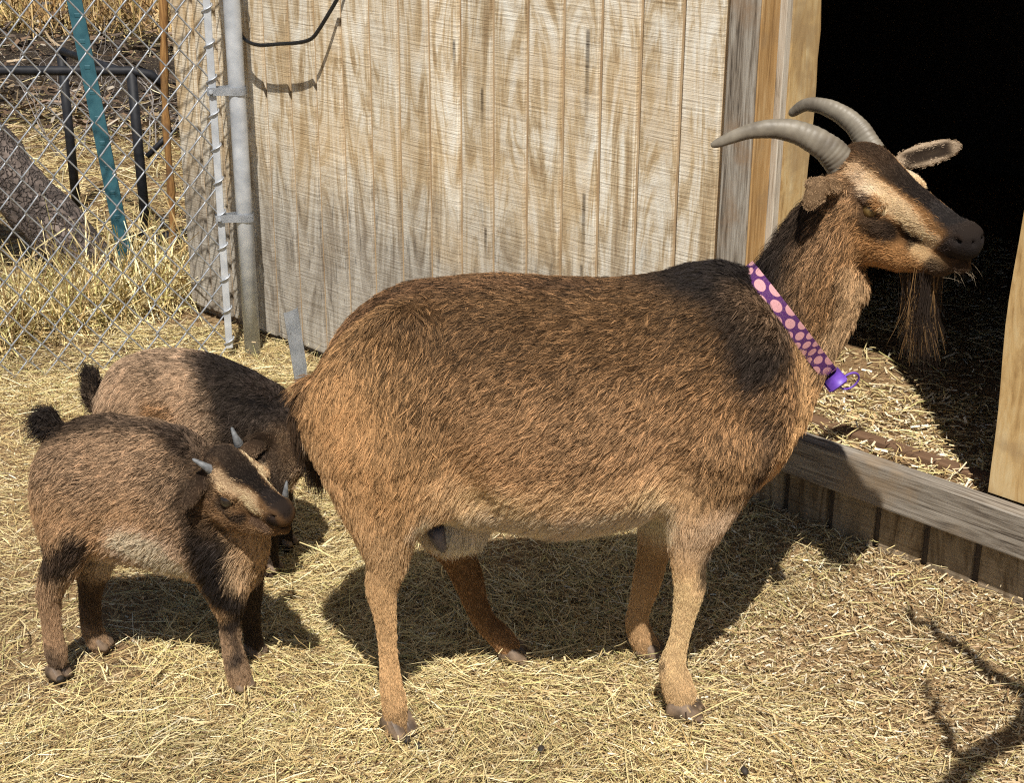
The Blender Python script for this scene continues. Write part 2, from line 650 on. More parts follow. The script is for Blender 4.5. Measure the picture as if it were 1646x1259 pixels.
def pose(loc, yaw, pos, fwd, up):
    """a head frame given in world space, brought into an animal's own space"""
    c, s_ = math.cos(-yaw), math.sin(-yaw)
    R = np.array(((c, -s_, 0), (s_, c, 0), (0, 0, 1)))
    return frame(R @ (np.asarray(pos) - np.asarray(loc, float)), R @ np.asarray(fwd, float), R @ np.asarray(up, float))

def xf(M, p):
    p = np.asarray(p, float)
    return p @ M[:3, :3].T + M[:3, 3]

def hoof_pair(parent, foot, heading, length, width, height, mat=None):
    """two cloven claws side by side, toes along heading (angle about z)"""
    for s in (-1, 1):
        bm = bmesh.new()
        prof = [(-0.42, 0.0), (0.58, 0.0), (0.48, 0.30), (0.10, 1.0), (-0.36, 0.95), (-0.48, 0.5)]
        ring = []
        for q in (0.0, 0.35, 0.8, 1.0):
            w = [0.10, 0.42, 0.44, 0.30][[0.0, 0.35, 0.8, 1.0].index(q)]
            row = []
            for (a, b) in prof:
                sh = 1.0 if q in (0.35, 0.8) else 0.86
                row.append(bm.verts.new((a * length * sh, (0.04 + q * 0.46) * width * s, b * height * (1 if q != 1.0 else 0.92))))
            ring.append(row)
        for i in range(3):
            for j in range(len(prof)):
                a, b = ring[i][j], ring[i][(j + 1) % len(prof)]
                c, d = ring[i + 1][(j + 1) % len(prof)], ring[i + 1][j]
                bm.faces.new((a, b, c, d) if s > 0 else (d, c, b, a))
        bm.faces.new(ring[0][::-1] if s > 0 else ring[0])
        bm.faces.new(ring[-1] if s > 0 else ring[-1][::-1])
        bmesh.ops.recalc_face_normals(bm, faces=bm.faces)
        bmesh.ops.bevel(bm, geom=list(bm.edges), offset=height * 0.06, segments=2, affect='EDGES')
        me = bpy.data.meshes.new('hoof')
        bm.to_mesh(me)
        bm.free()
        o = link('hoof', me, mat or HOOF, parent, smooth=True)
        o.location = foot
        o.rotation_euler = (0, 0, heading)
# ------------------------------------------------------------------ materials of the place
def ramp(nt, src, stops):
    cr = nt.nodes.new('ShaderNodeValToRGB')
    e = cr.color_ramp.elements
    while len(e) < len(stops):
        e.new(0.5)
    for i, (p, c) in enumerate(stops):
        e[i].position = p
        e[i].color = (*c, 1)
    nt.links.new(src, cr.inputs['Fac'])
    return cr.outputs['Color']

def nnoise(nt, vec, scale, detail=6, stretch=None, rough=.55, dist=0.0):
    if stretch is not None:
        mp = nt.nodes.new('ShaderNodeMapping')
        mp.inputs['Scale'].default_value = stretch
        nt.links.new(vec, mp.inputs['Vector'])
        vec = mp.outputs['Vector']
    n = nt.nodes.new('ShaderNodeTexNoise')
    n.inputs['Scale'].default_value = scale
    n.inputs['Detail'].default_value = detail
    n.inputs['Roughness'].default_value = rough
    n.inputs['Distortion'].default_value = dist
    nt.links.new(vec, n.inputs['Vector'])
    return n.outputs['Fac']

def mixc(nt, fac, a, b, mode='MIX'):
    m = nt.nodes.new('ShaderNodeMix')
    m.data_type = 'RGBA'
    m.blend_type = mode
    for sock, v in (('Factor', fac), ('A', a), ('B', b)):
        if isinstance(v, (int, float)):
            m.inputs[sock].default_value = v
        elif isinstance(v, tuple):
            m.inputs[sock].default_value = (*v, 1)
        else:
            nt.links.new(v, m.inputs[sock])
    return m.outputs['Result']

def mth(nt, op, a, b=None, clamp=False):
    m = nt.nodes.new('ShaderNodeMath')
    m.operation = op
    m.use_clamp = clamp
    for i, v in enumerate((a, b)):
        if v is None: continue
        if isinstance(v, (int, float)): m.inputs[i].default_value = v
        else: nt.links.new(v, m.inputs[i])
    return m.outputs[0]

def mapr(nt, v, a, b, c=0.0, d=1.0, smooth=True):
    m = nt.nodes.new('ShaderNodeMapRange')
    m.interpolation_type = 'SMOOTHSTEP' if smooth else 'LINEAR'
    nt.links.new(v, m.inputs['Value'])
    m.inputs['From Min'].default_value = a; m.inputs['From Max'].default_value = b
    m.inputs['To Min'].default_value = c; m.inputs['To Max'].default_value = d
    return m.outputs['Result']

def bump(nt, b, h, strength, dist):
    bp = nt.nodes.new('ShaderNodeBump')
    bp.inputs['Strength'].default_value = strength
    bp.inputs['Distance'].default_value = dist
    nt.links.new(h, bp.inputs['Height'])
    nt.links.new(bp.outputs['Normal'], b.inputs['Normal'])

STAINS = []
def siding_mat(name, low=False):
    m, nt, b = new_mat(name)
    tc = nt.nodes.new('ShaderNodeTexCoord')
    oi = nt.nodes.new('ShaderNodeObjectInfo')
    ob = tc.outputs['Object']
    sx = nt.nodes.new('ShaderNodeSeparateXYZ')
    nt.links.new(ob, sx.inputs[0])
    off = nt.nodes.new('ShaderNodeVectorMath'); off.operation = 'ADD'
    cmb = nt.nodes.new('ShaderNodeCombineXYZ')
    nt.links.new(mth(nt, 'MULTIPLY', oi.outputs['Random'], 7.0), cmb.inputs[0])
    nt.links.new(ob, off.inputs[0]); nt.links.new(cmb.outputs[0], off.inputs[1])
    v = off.outputs[0]
    saw = nnoise(nt, v, 1.0, 4, (7.5, 7.5, 210), .62)            # circular-saw marks across the boards
    saw2 = nnoise(nt, v, 1.0, 3, (2.5, 2.5, 420), .6)
    fig = nnoise(nt, v, 1.0, 5, (13, 13, 2.4), .62, 3.2)     # figure of the veneer
    blot = nnoise(nt, ob, 4.5, 4)
    base = ramp(nt, fig, [(.34, (.38, .275, .16)), (.44, (.56, .455, .305)), (.53, (.74, .67, .545)), (.66, (.84, .81, .72))])
    sawc = ramp(nt, mth(nt, 'ADD', mth(nt, 'MULTIPLY', saw, .70), mth(nt, 'MULTIPLY', saw2, .30)),
                [(.32, (.50, .45, .39)), (.42, (.84, .81, .77)), (.50, (1.0, .985, .96)), (.60, (1.14, 1.14, 1.13))])
    col = mixc(nt, .9, base, sawc, 'MULTIPLY')
    col = mixc(nt, mapr(nt, blot, .42, .66, 0, .45), col, mixc(nt, .85, (.62, .45, .25), sawc, 'MULTIPLY'))
    # greyed towards the ground by splash and damp
    gz = mth(nt, 'ADD', sx.outputs[2], mth(nt, 'MULTIPLY', blot, .34))
    g = mapr(nt, gz, .80, .40, 0.0, .9) if not low else None
    grey = mixc(nt, .95, ramp(nt, fig, [(.36, (.235, .21, .18)), (.62, (.48, .45, .40))]), sawc, 'MULTIPLY')
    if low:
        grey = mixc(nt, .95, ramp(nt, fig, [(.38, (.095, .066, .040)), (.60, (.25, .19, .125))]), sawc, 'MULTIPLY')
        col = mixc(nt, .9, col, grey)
    else:
        col = mixc(nt, g, col, grey)
        mil = nnoise(nt, v, 1.0, 5, (60, 60, 9), .65)
        mil = mth(nt, 'MULTIPLY', mapr(nt, mil, .54, .66), mapr(nt, gz, .85, .45, 0.0, .65))
        col = mixc(nt, mil, col, (.10, .085, .07))
    for (s0, z1, ln, w) in STAINS:
        dx = mth(nt, 'ABSOLUTE', mth(nt, 'SUBTRACT', sx.outputs[0], s0))
        a = mapr(nt, dx, w, w * .3)
        up = mapr(nt, sx.outputs[2], z1 + .004, z1 - .006)
        dn = mapr(nt, sx.outputs[2], z1 - ln, z1 - ln * .25, 0, 1, False)
        col = mixc(nt, mth(nt, 'MULTIPLY', mth(nt, 'MULTIPLY', a, up), mth(nt, 'MULTIPLY', dn, mapr(nt, saw, .30, .50, 1.0, .65))), col, (.045, .030, .02))
    var = mapr(nt, oi.outputs['Random'], 0, 1, .86, 1.08, False)
    hs = nt.nodes.new('ShaderNodeHueSaturation')
    nt.links.new(col, hs.inputs['Color']); nt.links.new(var, hs.inputs['Value'])
    nt.links.new(hs.outputs[0], b.inputs['Base Color'])
    b.inputs['Roughness'].default_value = .85
    b.inputs['Specular IOR Level'].default_value = .2
    bump(nt, b, mth(nt, 'ADD', mth(nt, 'MULTIPLY', saw, 1.0), mth(nt, 'MULTIPLY', fig, .35)), .8, .0022)
    return m

def timber(name, stops, along='z', grain=55, rough=.8, blot=None, bstr=.5, bumpd=.002):
    """sawn or weathered timber; grain runs along one axis of the thing"""
    m, nt, b = new_mat(name)
    tc = nt.nodes.new('ShaderNodeTexCoord')
    ob = tc.outputs['Object']
    k = {'x': (5.0, grain * 1.6, grain * 1.6), 'z': (grain * 1.6, grain * 1.6, 5.0)}[along]
    g1 = nnoise(nt, ob, 1.0, 8, k, .70, 1.2)
    g2 = nnoise(nt, ob, 1.0, 3, tuple(v * 3.2 for v in k), .6, .2)
    f = mth(nt, 'ADD', mth(nt, 'MULTIPLY', g1, .7), mth(nt, 'MULTIPLY', g2, .3))
    col = ramp(nt, f, stops)
    bl = nnoise(nt, ob, 9.0, 4)
    if blot:
        col = mixc(nt, mapr(nt, bl, .48, .66, 0, .8), col, blot)
    nt.links.new(col, b.inputs['Base Color'])
    b.inputs['Roughness'].default_value = rough
    b.inputs['Specular IOR Level'].default_value = .25
    bump(nt, b, f, bstr, bumpd)
    return m

# places of the rusty nail runs on the siding: along the wall, top, length, half width
STAINS += [(.306, .662, .12, .0062), (.305, .475, .09, .0065), (.695, .870, .075, .0065), (.782, .780, .10, .0062), (.815, .788, .13, .0062),
           (1.084, .935, .22, .008), (1.083, .607, .16, .007), (.792, .475, .085, .0062), (.818, .470, .08, .0062), (1.08, .455, .05, .0062),
           (.10, .195, .015, .002), (.17, .185, .015, .002), (.285, .19, .018, .002), (.38, .20, .018, .002)]
SIDING = siding_mat('weathered_siding')
_keep = list(STAINS); STAINS.clear()
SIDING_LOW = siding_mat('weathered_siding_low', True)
GROOVE = timber('siding_groove', [(.30, (.22, .135, .07)), (.5, (.44, .315, .185)), (.70, (.60, .49, .34))], 'z', 40)
GREYWOOD = timber('grey_timber', [(.36, (.05, .038, .028)), (.45, (.24, .20, .155)), (.56, (.40, .36, .30)), (.70, (.52, .48, .42))], 'z', 60, blot=(.30, .20, .12))
SILLWOOD = timber('sill_timber', [(.36, (.04, .031, .024)), (.45, (.17, .142, .112)), (.56, (.29, .255, .21)), (.70, (.40, .36, .31))], 'x', 60, blot=(.27, .20, .13), bstr=.9)
ORANGEWOOD = timber('orange_timber', [(.32, (.17, .085, .032)), (.48, (.42, .245, .095)), (.7, (.60, .42, .215))], 'z', 45, blot=(.34, .22, .11))
YELLOWWOOD = timber('yellow_timber', [(.34, (.30, .17, .06)), (.48, (.56, .38, .17)), (.66, (.68, .54, .31))], 'z', 18, blot=(.36, .24, .12), bstr=.4)
PALEWOOD = timber('pale_timber', [(.36, (.20, .15, .10)), (.47, (.48, .41, .32)), (.66, (.66, .60, .50))], 'z', 60)
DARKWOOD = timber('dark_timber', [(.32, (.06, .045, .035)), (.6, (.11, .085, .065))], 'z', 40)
BROWNBOARD = timber('brown_board', [(.32, (.09, .050, .028)), (.6, (.18, .105, .06)), (.75, (.25, .16, .10))], 'x', 50)
GALV = noise_mat('galvanised_steel', (.40, .43, .47), (.58, .61, .65), scale=26, rough=.45, bump=.0, metal=.25, spec=.5)
GALVBAND = noise_mat('galvanised_band', (.46, .49, .53), (.62, .65, .69), scale=30, rough=.4, bump=.0, metal=.25, spec=.5)
WIRE = noise_mat('fence_wire', (.28, .30, .33), (.46, .48, .51), scale=60, rough=.42, bump=.0, metal=.5, spec=.5)
TEAL = noise_mat('teal_paint', (.018, .075, .100), (.038, .125, .155), scale=38, rough=.5, bump=.15, lo=.3, hi=.7)
BLACKMETAL = noise_mat('black_metal', (.008, .009, .012), (.020, .021, .026), scale=45, rough=.6, bump=.3, spec=.3)
CABLE = noise_mat('black_cable', (.008, .008, .008), (.016, .015, .014), scale=30, rough=.5, bump=.0)

STAKEWOOD = timber('stake_timber', [(.36, (.05, .028, .016)), (.47, (.26, .13, .045)), (.62, (.48, .28, .10))], 'z', 30, blot=(.09, .05, .03))

def bark_mat():
    m, nt, b = new_mat('bark')
    tc = nt.nodes.new('ShaderNodeTexCoord')
    ob = tc.outputs['Object']
    vo = nt.nodes.new('ShaderNodeTexVoronoi'); vo.feature = 'DISTANCE_TO_EDGE'; vo.inputs['Scale'].default_value = 52
    mp = nt.nodes.new('ShaderNodeMapping'); mp.inputs['Scale'].default_value = (1, 1, .7)
    nz = nt.nodes.new('ShaderNodeTexNoise'); nz.inputs['Scale'].default_value = 14; nz.inputs['Detail'].default_value = 5
    nt.links.new(ob, nz.inputs['Vector'])
    va = nt.nodes.new('ShaderNodeVectorMath'); va.operation = 'MULTIPLY_ADD'
    va.inputs[1].default_value = (.11, .11, .11)
    nt.links.new(nz.outputs['Color'], va.inputs[0]); nt.links.new(ob, va.inputs[2])
    nt.links.new(va.outputs[0], mp.inputs['Vector']); nt.links.new(mp.outputs[0], vo.inputs['Vector'])
    n = nnoise(nt, ob, 18, 6)
    crk = mapr(nt, mth(nt, 'ADD', vo.outputs['Distance'], mth(nt, 'MULTIPLY', nnoise(nt, ob, 50, 4), .25)), .06, .30)
    col = mixc(nt, crk, (.075, .058, .050), ramp(nt, n, [(.35, (.085, .065, .055)), (.65, (.215, .17, .145))]))
    nt.links.new(col, b.inputs['Base Color'])
    b.inputs['Roughness'].default_value = .9
    bump(nt, b, mth(nt, 'ADD', mth(nt, 'MULTIPLY', crk, .6), mth(nt, 'MULTIPLY', n, .5)), .9, .02)
    return m
BARK = bark_mat()

def soil_mat(name, c, dark):
    m, nt, b = new_mat(name)
    tc = nt.nodes.new('ShaderNodeTexCoord')
    ob = tc.outputs['Object']
    n1 = nnoise(nt, ob, 3.0, 5)
    n2 = nnoise(nt, ob, 60, 6, None, .7)
    n3 = nnoise(nt, ob, 190, 4, (1, .35, 1), .6)
    col = ramp(nt, n2, [(.3, dark), (.5, c), (.72, tuple(min(1, v * 1.7) for v in c))])
    col = mixc(nt, mapr(nt, n1, .4, .65, 0, .6), col, tuple(v * .6 for v in c))
    col = mixc(nt, mapr(nt, n3, .60, .68, 0, .75), col, (.50, .40, .23))
    nt.links.new(col, b.inputs['Base Color'])
    b.inputs['Roughness'].default_value = .95
    b.inputs['Specular IOR Level'].default_value = .1
    bump(nt, b, mth(nt, 'ADD', n2, mth(nt, 'MULTIPLY', n3, .6)), .9, .012)
    return m
SOIL = soil_mat('yard_soil', (.30, .20, .105), (.15, .09, .045))
FLOORDIRT = soil_mat('shed_floor_dirt', (.26, .165, .085), (.14, .08, .04))
SHADED_SOIL = soil_mat('shaded_soil', (.045, .034, .026), (.018, .014, .012))  # dark tone stands in for the shade on the far ground

def straw_mat():
    m, nt, b = new_mat('straw')
    a = nt.nodes.new('ShaderNodeAttribute'); a.attribute_name = 'tint'
    nt.links.new(a.outputs['Color'], b.inputs['Base Color'])
    b.inputs['Roughness'].default_value = .5
    b.inputs['Specular IOR Level'].default_value = .35
    return m
STRAW = straw_mat()

# ------------------------------------------------------------------ ground
SHED_O = np.array((-.6166, 3.8601))
SD = np.array((.70299, -.71120))          # along the shed front, towards the viewer's right
SN = np.array((.71120, .70299))           # into the shed
SHED_RZ = math.atan2(SD[1], SD[0])
def shed_uv(P):
    q = P[:, :2] - SHED_O
    return q @ SD, q @ SN

def ground_z(P):
    """gentle unevenness; a little litter heaped along the shed"""
    P3 = np.c_[P[:, 0], P[:, 1], np.zeros(len(P))]
    z = .020 * (vnoise(P3, 2.2, 51) - .5) + .012 * (vnoise(P3, 7, 52) - .5)
    s, t = shed_uv(P)
    z = z + .088 * np.exp(-np.clip(-t, 0, 9) / .21) * sstep(s, .9, 1.55) * (t < .3)
    hill = sstep(P[:, 1], 7.2, 9.5) * (P[:, 1] - 7.2) * .16
    return z - .008 + hill

def grid_patch(name, x0, x1, y0, y1, step, mat, dz=0.0):
    xs, ys = np.arange(x0, x1 + 1e-6, step), np.arange(y0, y1 + 1e-6, step)
    X, Y = np.meshgrid(xs, ys, indexing='ij')
    P = np.c_[X.ravel(), Y.ravel()]
    V = np.c_[P, ground_z(P) + dz]
    i = np.arange(len(xs) - 1)[:, None] * len(ys) + np.arange(len(ys) - 1)[None, :]
    i = i.ravel()
    Q = np.stack([i, i + len(ys), i + len(ys) + 1, i + 1], 1)
    return np_mesh(name, V, Q)

me = bpy.data.meshes.new('ground')
gme = grid_patch('ground', -30, 30, -10, 50, .5, SOIL, -.03)
yard = link('ground', gme, SOIL, None, smooth=True); tag(yard, kind='structure')
pme = grid_patch('yard', -3.2, 2.4, .6, 8.2, .035, SOIL)
yo = link('yard', pme, SOIL, None, smooth=True); tag(yo, kind='structure')

def strips(name, P, ang, length, width, tilt, roll, tint, seg=2, bend=.12, seed=3, parent=None, kind='stuff'):
    """flat blades: centre, heading, length, width, pitch, roll; real ribbons with a bend"""
    rg = np.random.default_rng(seed)
    n = len(P)
    d = np.stack([np.cos(ang) * np.cos(tilt), np.sin(ang) * np.cos(tilt), np.sin(tilt)], 1)
    side = np.stack([-np.sin(ang), np.cos(ang), np.zeros(n)], 1)
    up = np.cross(d, side)
    s2 = side * np.cos(roll)[:, None] + up * np.sin(roll)[:, None]
    u2 = np.cross(d, s2)
    bx, bz = bend * rg.normal(size=n), bend * rg.normal(size=n) * .5
    rows = []
    for j in range(seg + 1):
        f = j / seg - .5
        c = P + d * (length * f)[:, None] + s2 * (length * bx * (f * f - .08))[:, None] * 2 + u2 * (length * bz * (f * f - .08))[:, None] * 2
        w = width * (1.0 - .55 * abs(f) * 1.2)
        rows.append(c - s2 * (w / 2)[:, None])
        rows.append(c + s2 * (w / 2)[:, None])
    V = np.stack(rows, 1).reshape(-1, 3)
    k = 2 * (seg + 1)
    base = np.arange(n)[:, None] * k
    Q = np.concatenate([np.stack([base[:, 0] + 2 * j, base[:, 0] + 2 * j + 1, base[:, 0] + 2 * j + 3, base[:, 0] + 2 * j + 2], 1) for j in range(seg)])
    me = np_mesh(name, V, Q)
    ca = me.color_attributes.new('tint', 'FLOAT_COLOR', 'POINT')
    ca.data.foreach_set('color', np.repeat(np.hstack([np.clip(tint, 0, 1), np.ones((n, 1))]), k, 0).astype(np.float32).ravel())
    o = link(name, me, STRAW, parent)
    return o

def straw_tints(n, rg, P, dull=0.0):
    pal = np.array([(.66, .53, .26), (.74, .62, .34), (.55, .42, .19), (.47, .42, .17), (.38, .26, .11), (.80, .72, .49), (.24, .155, .07)])
    w = np.array([.24, .17, .20, .12, .14, .05, .08])
    c = pal[rg.choice(len(pal), n, p=w)] * (.75 + .5 * rg.random((n, 1)))
    P3 = np.c_[P[:, 0], P[:, 1], np.zeros(n)]
    b = .80 + .40 * vnoise(P3, 4.0, 61)
    return c * b[:, None] * (1 - dull)

def scatter(n, x0, x1, y0, y1, rg, keep):
    out = np.zeros((0, 2))
    while len(out) < n:
        P = np.c_[rg.uniform(x0, x1, n), rg.uniform(y0, y1, n)]
        out = np.vstack([out, P[keep(P, rg)]])
    return out[:n]

rg = np.random.default_rng(77)
def in_yard(P, rg):
    s, t = shed_uv(P)
    ok = t < -.005
    bare = vnoise(np.c_[P, np.zeros(len(P))], 2.6, 71)
    right = sstep(P[:, 0], .15, .75)
    p = (1 - .72 * sstep(bare, .52, .70)) * (1 - .45 * right)
    return ok & (rg.random(len(P)) < p)
QN = 1.0
n = int(150000 * QN)
P = scatter(n, -1.75, 1.30, 1.55, 4.0, rg, in_yard)
z = ground_z(P) + rg.exponential(.0065, n) + .001
ln = np.clip(rg.lognormal(math.log(.030), .72, n), .008, .22)
flow = vnoise(np.c_[P, np.zeros(n)], 1.6, 81) * 9.0 + rg.normal(0, .75, n) + np.pi * (rg.random(n) < .5)
flow = np.where(rg.random(n) < .35, rg.uniform(0, 6.283, n), flow)
o = strips('straw_litter', np.c_[P, z], flow, ln, rg.uniform(.0006, .0017, n) + .0011 * (rg.random(n) < .08),
           rg.normal(0, .10, n) + .02, rg.normal(0, .55, n), straw_tints(n, rg, P), 2, .13, 5)
tag(o, 'loose yellow straw litter strewn over the yard', 'straw', kind='stuff')
# fine trodden chaff under the longer stalks
n = int(60000 * QN)
P = scatter(n, -1.75, 1.30, 1.55, 4.0, rg, lambda P, r: shed_uv(P)[1] < -.005)
cc = np.array([(.46, .33, .16), (.36, .24, .11), (.58, .45, .24), (.26, .165, .075), (.50, .42, .22)])[rg.choice(5, n)] * (.75 + .5 * rg.random((n, 1)))
o = strips('chaff', np.c_[P, ground_z(P) + .0015 + rg.exponential(.0025, n)], rg.uniform(0, 6.283, n), np.clip(rg.lognormal(math.log(.011), .5, n), .004, .04),
           rg.uniform(.0006, .0022, n), rg.normal(0, .12, n), rg.normal(0, .4, n), cc, 1, .1, 25)
tag(o, 'fine brown trodden chaff between the straw stalks', 'chaff', kind='stuff')
# wood shavings, thicker on the right by the shed
n = int(36000 * QN)
def chip_keep(P, rg):
    s, t = shed_uv(P)
    return (t < -.005) & (rg.random(len(P)) < .12 + .88 * sstep(P[:, 0], -.1, .6))
P = scatter(n, -1.75, 1.30, 1.55, 4.0, rg, chip_keep)
z = ground_z(P) + rg.exponential(.005, n) + .002
cc = np.array([(.70, .58, .38), (.62, .46, .26), (.80, .72, .55), (.48, .33, .17), (.34, .21, .10)])[rg.choice(5, n, p=[.28, .28, .10, .20, .14])] * (.70 + .4 * rg.random((n, 1)))
o = strips('wood_shavings', np.c_[P, z], rg.uniform(0, 6.283, n), np.clip(rg.lognormal(math.log(.0095), .5, n), .004, .032), rg.uniform(.0016, .0046, n),
           rg.normal(0, .22, n), rg.normal(0, .45, n), cc, 1, .1, 6)
tag(o, 'pale wood shavings scattered on the yard by the shed', 'shavings', kind='stuff')
# straw and dead grass beyond the fence
FO, FD = np.array((-.672, 3.778)), np.array((-.9613, -.2756))
def beyond(P, rg):
    s, t = shed_uv(P)
    q = P - FO
    back = q @ np.array((-.2756, .9613))
    return (back > -.02) & (s < -.42)
n = int(42000 * QN)
P = scatter(n, -4.2, -.55, 3.2, 8.6, rg, beyond)
z = ground_z(P) + rg.exponential(.016, n)
o = strips('dry_grass_litter', np.c_[P, z], rg.uniform(0, 6.283, n), np.clip(rg.lognormal(math.log(.095), .5, n), .03, .32), rg.uniform(.0018, .0042, n),
           rg.normal(.05, .20, n), rg.normal(0, .6, n), straw_tints(n, rg, P, .12), 2, .18, 7)
tag(o, 'flattened dry grass covering the ground beyond the wire fence', 'dry grass', kind='stuff')
# taller dead grass along the fence foot and on the far bank
n = int(6800 * QN)
a = rg.random(n)
P = np.zeros((n, 2))
cl = np.array([(-1.02, 4.02, .10), (-1.17, 3.86, .12), (-.88, 3.98, .10), (-1.35, 3.75, .12), (-.80, 3.86, .05), (-1.10, 4.20, .16), (-1.5, 3.85, .2)]) + np.array((0, .06, 0))
ci = rg.choice(len(cl), n, p=[.2, .16, .16, .16, .05, .15, .12])
P = cl[ci, :2] + rg.normal(size=(n, 2)) * cl[ci, 2:3]
ok = beyond(P, rg)
P = P[ok]; n = len(P)
ln = np.clip(rg.lognormal(math.log(.135), .45, n), .05, .36)
tl = np.clip(rg.normal(.75, .38, n), .05, 1.5)
z = ground_z(P) + ln * .5 * np.sin(tl) * .9
o = strips('dead_grass_tufts', np.c_[P, z], rg.uniform(0, 6.283, n), ln, rg.uniform(.002, .0052, n), tl, rg.uniform(-1.5, 1.5, n), straw_tints(n, rg, P) * 1.12, 3, .25, 8)
tag(o, 'tall bleached grass tufts growing along the fence foot', 'dry grass', kind='stuff')
n = int(16000 * QN)
P = np.c_[rg.uniform(-6.5, -1.0, n), rg.uniform(8.3, 11.5, n)]
ln = np.clip(rg.lognormal(math.log(.26), .4, n), .1, .6)
tl = np.clip(rg.normal(1.05, .30, n), .1, 1.55)
z = ground_z(P) + ln * .45 * np.sin(tl)
o = strips('bank_grass', np.c_[P, z], rg.uniform(0, 6.283, n), ln, rg.uniform(.004, .010, n), tl, rg.uniform(-1.5, 1.5, n),
           straw_tints(n, rg, P, .1) * np.array((.92, .80, .72)), 3, .2, 9)
tag(o, 'tall tawny grass on the far bank behind the fence', 'dry grass', kind='stuff')

# leafy ground in front of that grass, its shade painted in as dark colour
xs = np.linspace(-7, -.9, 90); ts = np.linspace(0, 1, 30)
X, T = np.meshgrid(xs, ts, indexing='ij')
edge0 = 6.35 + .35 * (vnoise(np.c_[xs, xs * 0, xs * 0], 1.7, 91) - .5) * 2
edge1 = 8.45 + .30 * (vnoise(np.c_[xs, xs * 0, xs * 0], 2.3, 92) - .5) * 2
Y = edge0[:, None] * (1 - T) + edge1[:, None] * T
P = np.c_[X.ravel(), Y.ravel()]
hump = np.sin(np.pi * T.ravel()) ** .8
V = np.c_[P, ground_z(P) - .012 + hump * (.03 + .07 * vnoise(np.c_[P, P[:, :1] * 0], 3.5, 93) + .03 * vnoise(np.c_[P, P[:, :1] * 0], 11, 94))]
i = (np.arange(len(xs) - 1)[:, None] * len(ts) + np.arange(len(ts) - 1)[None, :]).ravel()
o = link('shaded_ground', np_mesh('shaded_ground', V, np.stack([i, i + len(ts), i + len(ts) + 1, i + 1], 1)), SHADED_SOIL, None, smooth=True)
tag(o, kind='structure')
n = int(5000 * QN)
P = np.c_[rg.uniform(-5.5, -.9, n), rg.uniform(6.1, 8.6, n)]
cc = np.array([(.10, .065, .04), (.18, .115, .07), (.05, .036, .026), (.42, .36, .28), (.30, .22, .13)])[rg.choice(5, n, p=[.34, .26, .22, .06, .12])]
o = strips('leaf_litter', np.c_[P, ground_z(P) + .05 + rg.exponential(.02, n)], rg.uniform(0, 6.283, n), np.clip(rg.lognormal(math.log(.06), .6, n), .02, .4), rg.uniform(.004, .022, n),
           rg.normal(.05, .3, n), rg.normal(0, .6, n), cc * (.7 + .6 * rg.random((n, 1))), 2, .2, 19)
tag(o, 'dark fallen leaves and twigs on the shaded ground far behind the fence', 'leaf litter', kind='stuff')

# ------------------------------------------------------------------ shed
shed = empty('goat_shed', (SHED_O[0], SHED_O[1], 0), SHED_RZ)
tag(shed, 'weathered grooved plywood goat shed with a dark open doorway', 'shed')
PITCHG = .1016
def board(name, lo, hi, mat, bev=.0025, seg=1, wob=0.0):
    me = box_mesh(name, lo, hi, bev, seg)
    return link(name, me, mat, shed)
# grooved front, strip by strip, over a recessed backing
board('backing', (-.400, .0085, .025), (1.436, .020, 2.25), GROOVE, 0)
for i in range(-4, 14):
    x0, x1 = i * PITCHG + .0068, (i + 1) * PITCHG - .0068
    if i == -4: x0 = -.402
    j = .003 * math.sin(i * 2.1)
    board('siding_strip', (x0, .0, .018 + j), (x1, .0125, 2.25), SIDING, .0018, 2)
board('siding_strip', (14 * PITCHG + .0068, 0, .02), (1.434, .0125, 2.25), SIDING, .0015)
# foot board behind the siding's bottom edge
board('foot_board', (-.42, .028, -.03), (1.5, .06, .05), GREYWOOD, .003)
# below and beside the doorway
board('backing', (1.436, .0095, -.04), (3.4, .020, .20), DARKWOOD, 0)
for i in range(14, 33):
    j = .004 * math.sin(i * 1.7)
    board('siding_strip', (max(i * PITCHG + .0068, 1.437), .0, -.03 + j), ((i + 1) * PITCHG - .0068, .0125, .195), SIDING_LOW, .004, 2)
board('door_sill', (1.4385, -.041, .1795), (3.4, -.0025, .2580), SILLWOOD, .0035, 2)
board('threshold', (1.58, .070, .228), (2.10, .100, .2485), BROWNBOARD, .004, 2)
# left jamb: grey face board, orange edge, pale strip, yellow stud
board('jamb_board', (1.4385, -.014, .258), (1.503, .040, 2.25), GREYWOOD, .003, 2)
board('jamb_edge', (1.5035, -.010, .258), (1.5075, .043, 2.25), ORANGEWOOD, .001)
board('jamb_strip', (1.4385, .0435, .2), (1.521, .062, 2.25), PALEWOOD, .0015)
# yellow stud with a wavy inner edge
def wavy_stud(name, x0, x1, y0, y1, z0, z1, mat, amp):
    V, Fs = [], []
    n = 40
    for i in range(n + 1):
        z = z0 + (z1 - z0) * i / n
        w = amp * (math.sin(z * 9.0) * .6 + math.sin(z * 23 + 1.3) * .3 + (.8 if .93 < z < 1.02 else 0))
        for (x, y) in ((x0, y0), (x1, y0), (x1, y1 + w), (x0, y1 + w)):
            V.append((x, y, z))
    for i in range(n):
        for j in range(4):
            a, b = i * 4 + j, i * 4 + (j + 1) % 4
            Fs.append((a, b, b + 4, a + 4))
    Fs += [(3, 2, 1, 0), (n * 4, n * 4 + 1, n * 4 + 2, n * 4 + 3)]
    me = bpy.data.meshes.new(name)
    me.from_pydata(V, [], Fs)
    me.update()
    return link(name, me, mat, shed)
wavy_stud('jamb_stud', 1.47, 1.524, .0625, .142, .2, 2.25, YELLOWWOOD, .0065)
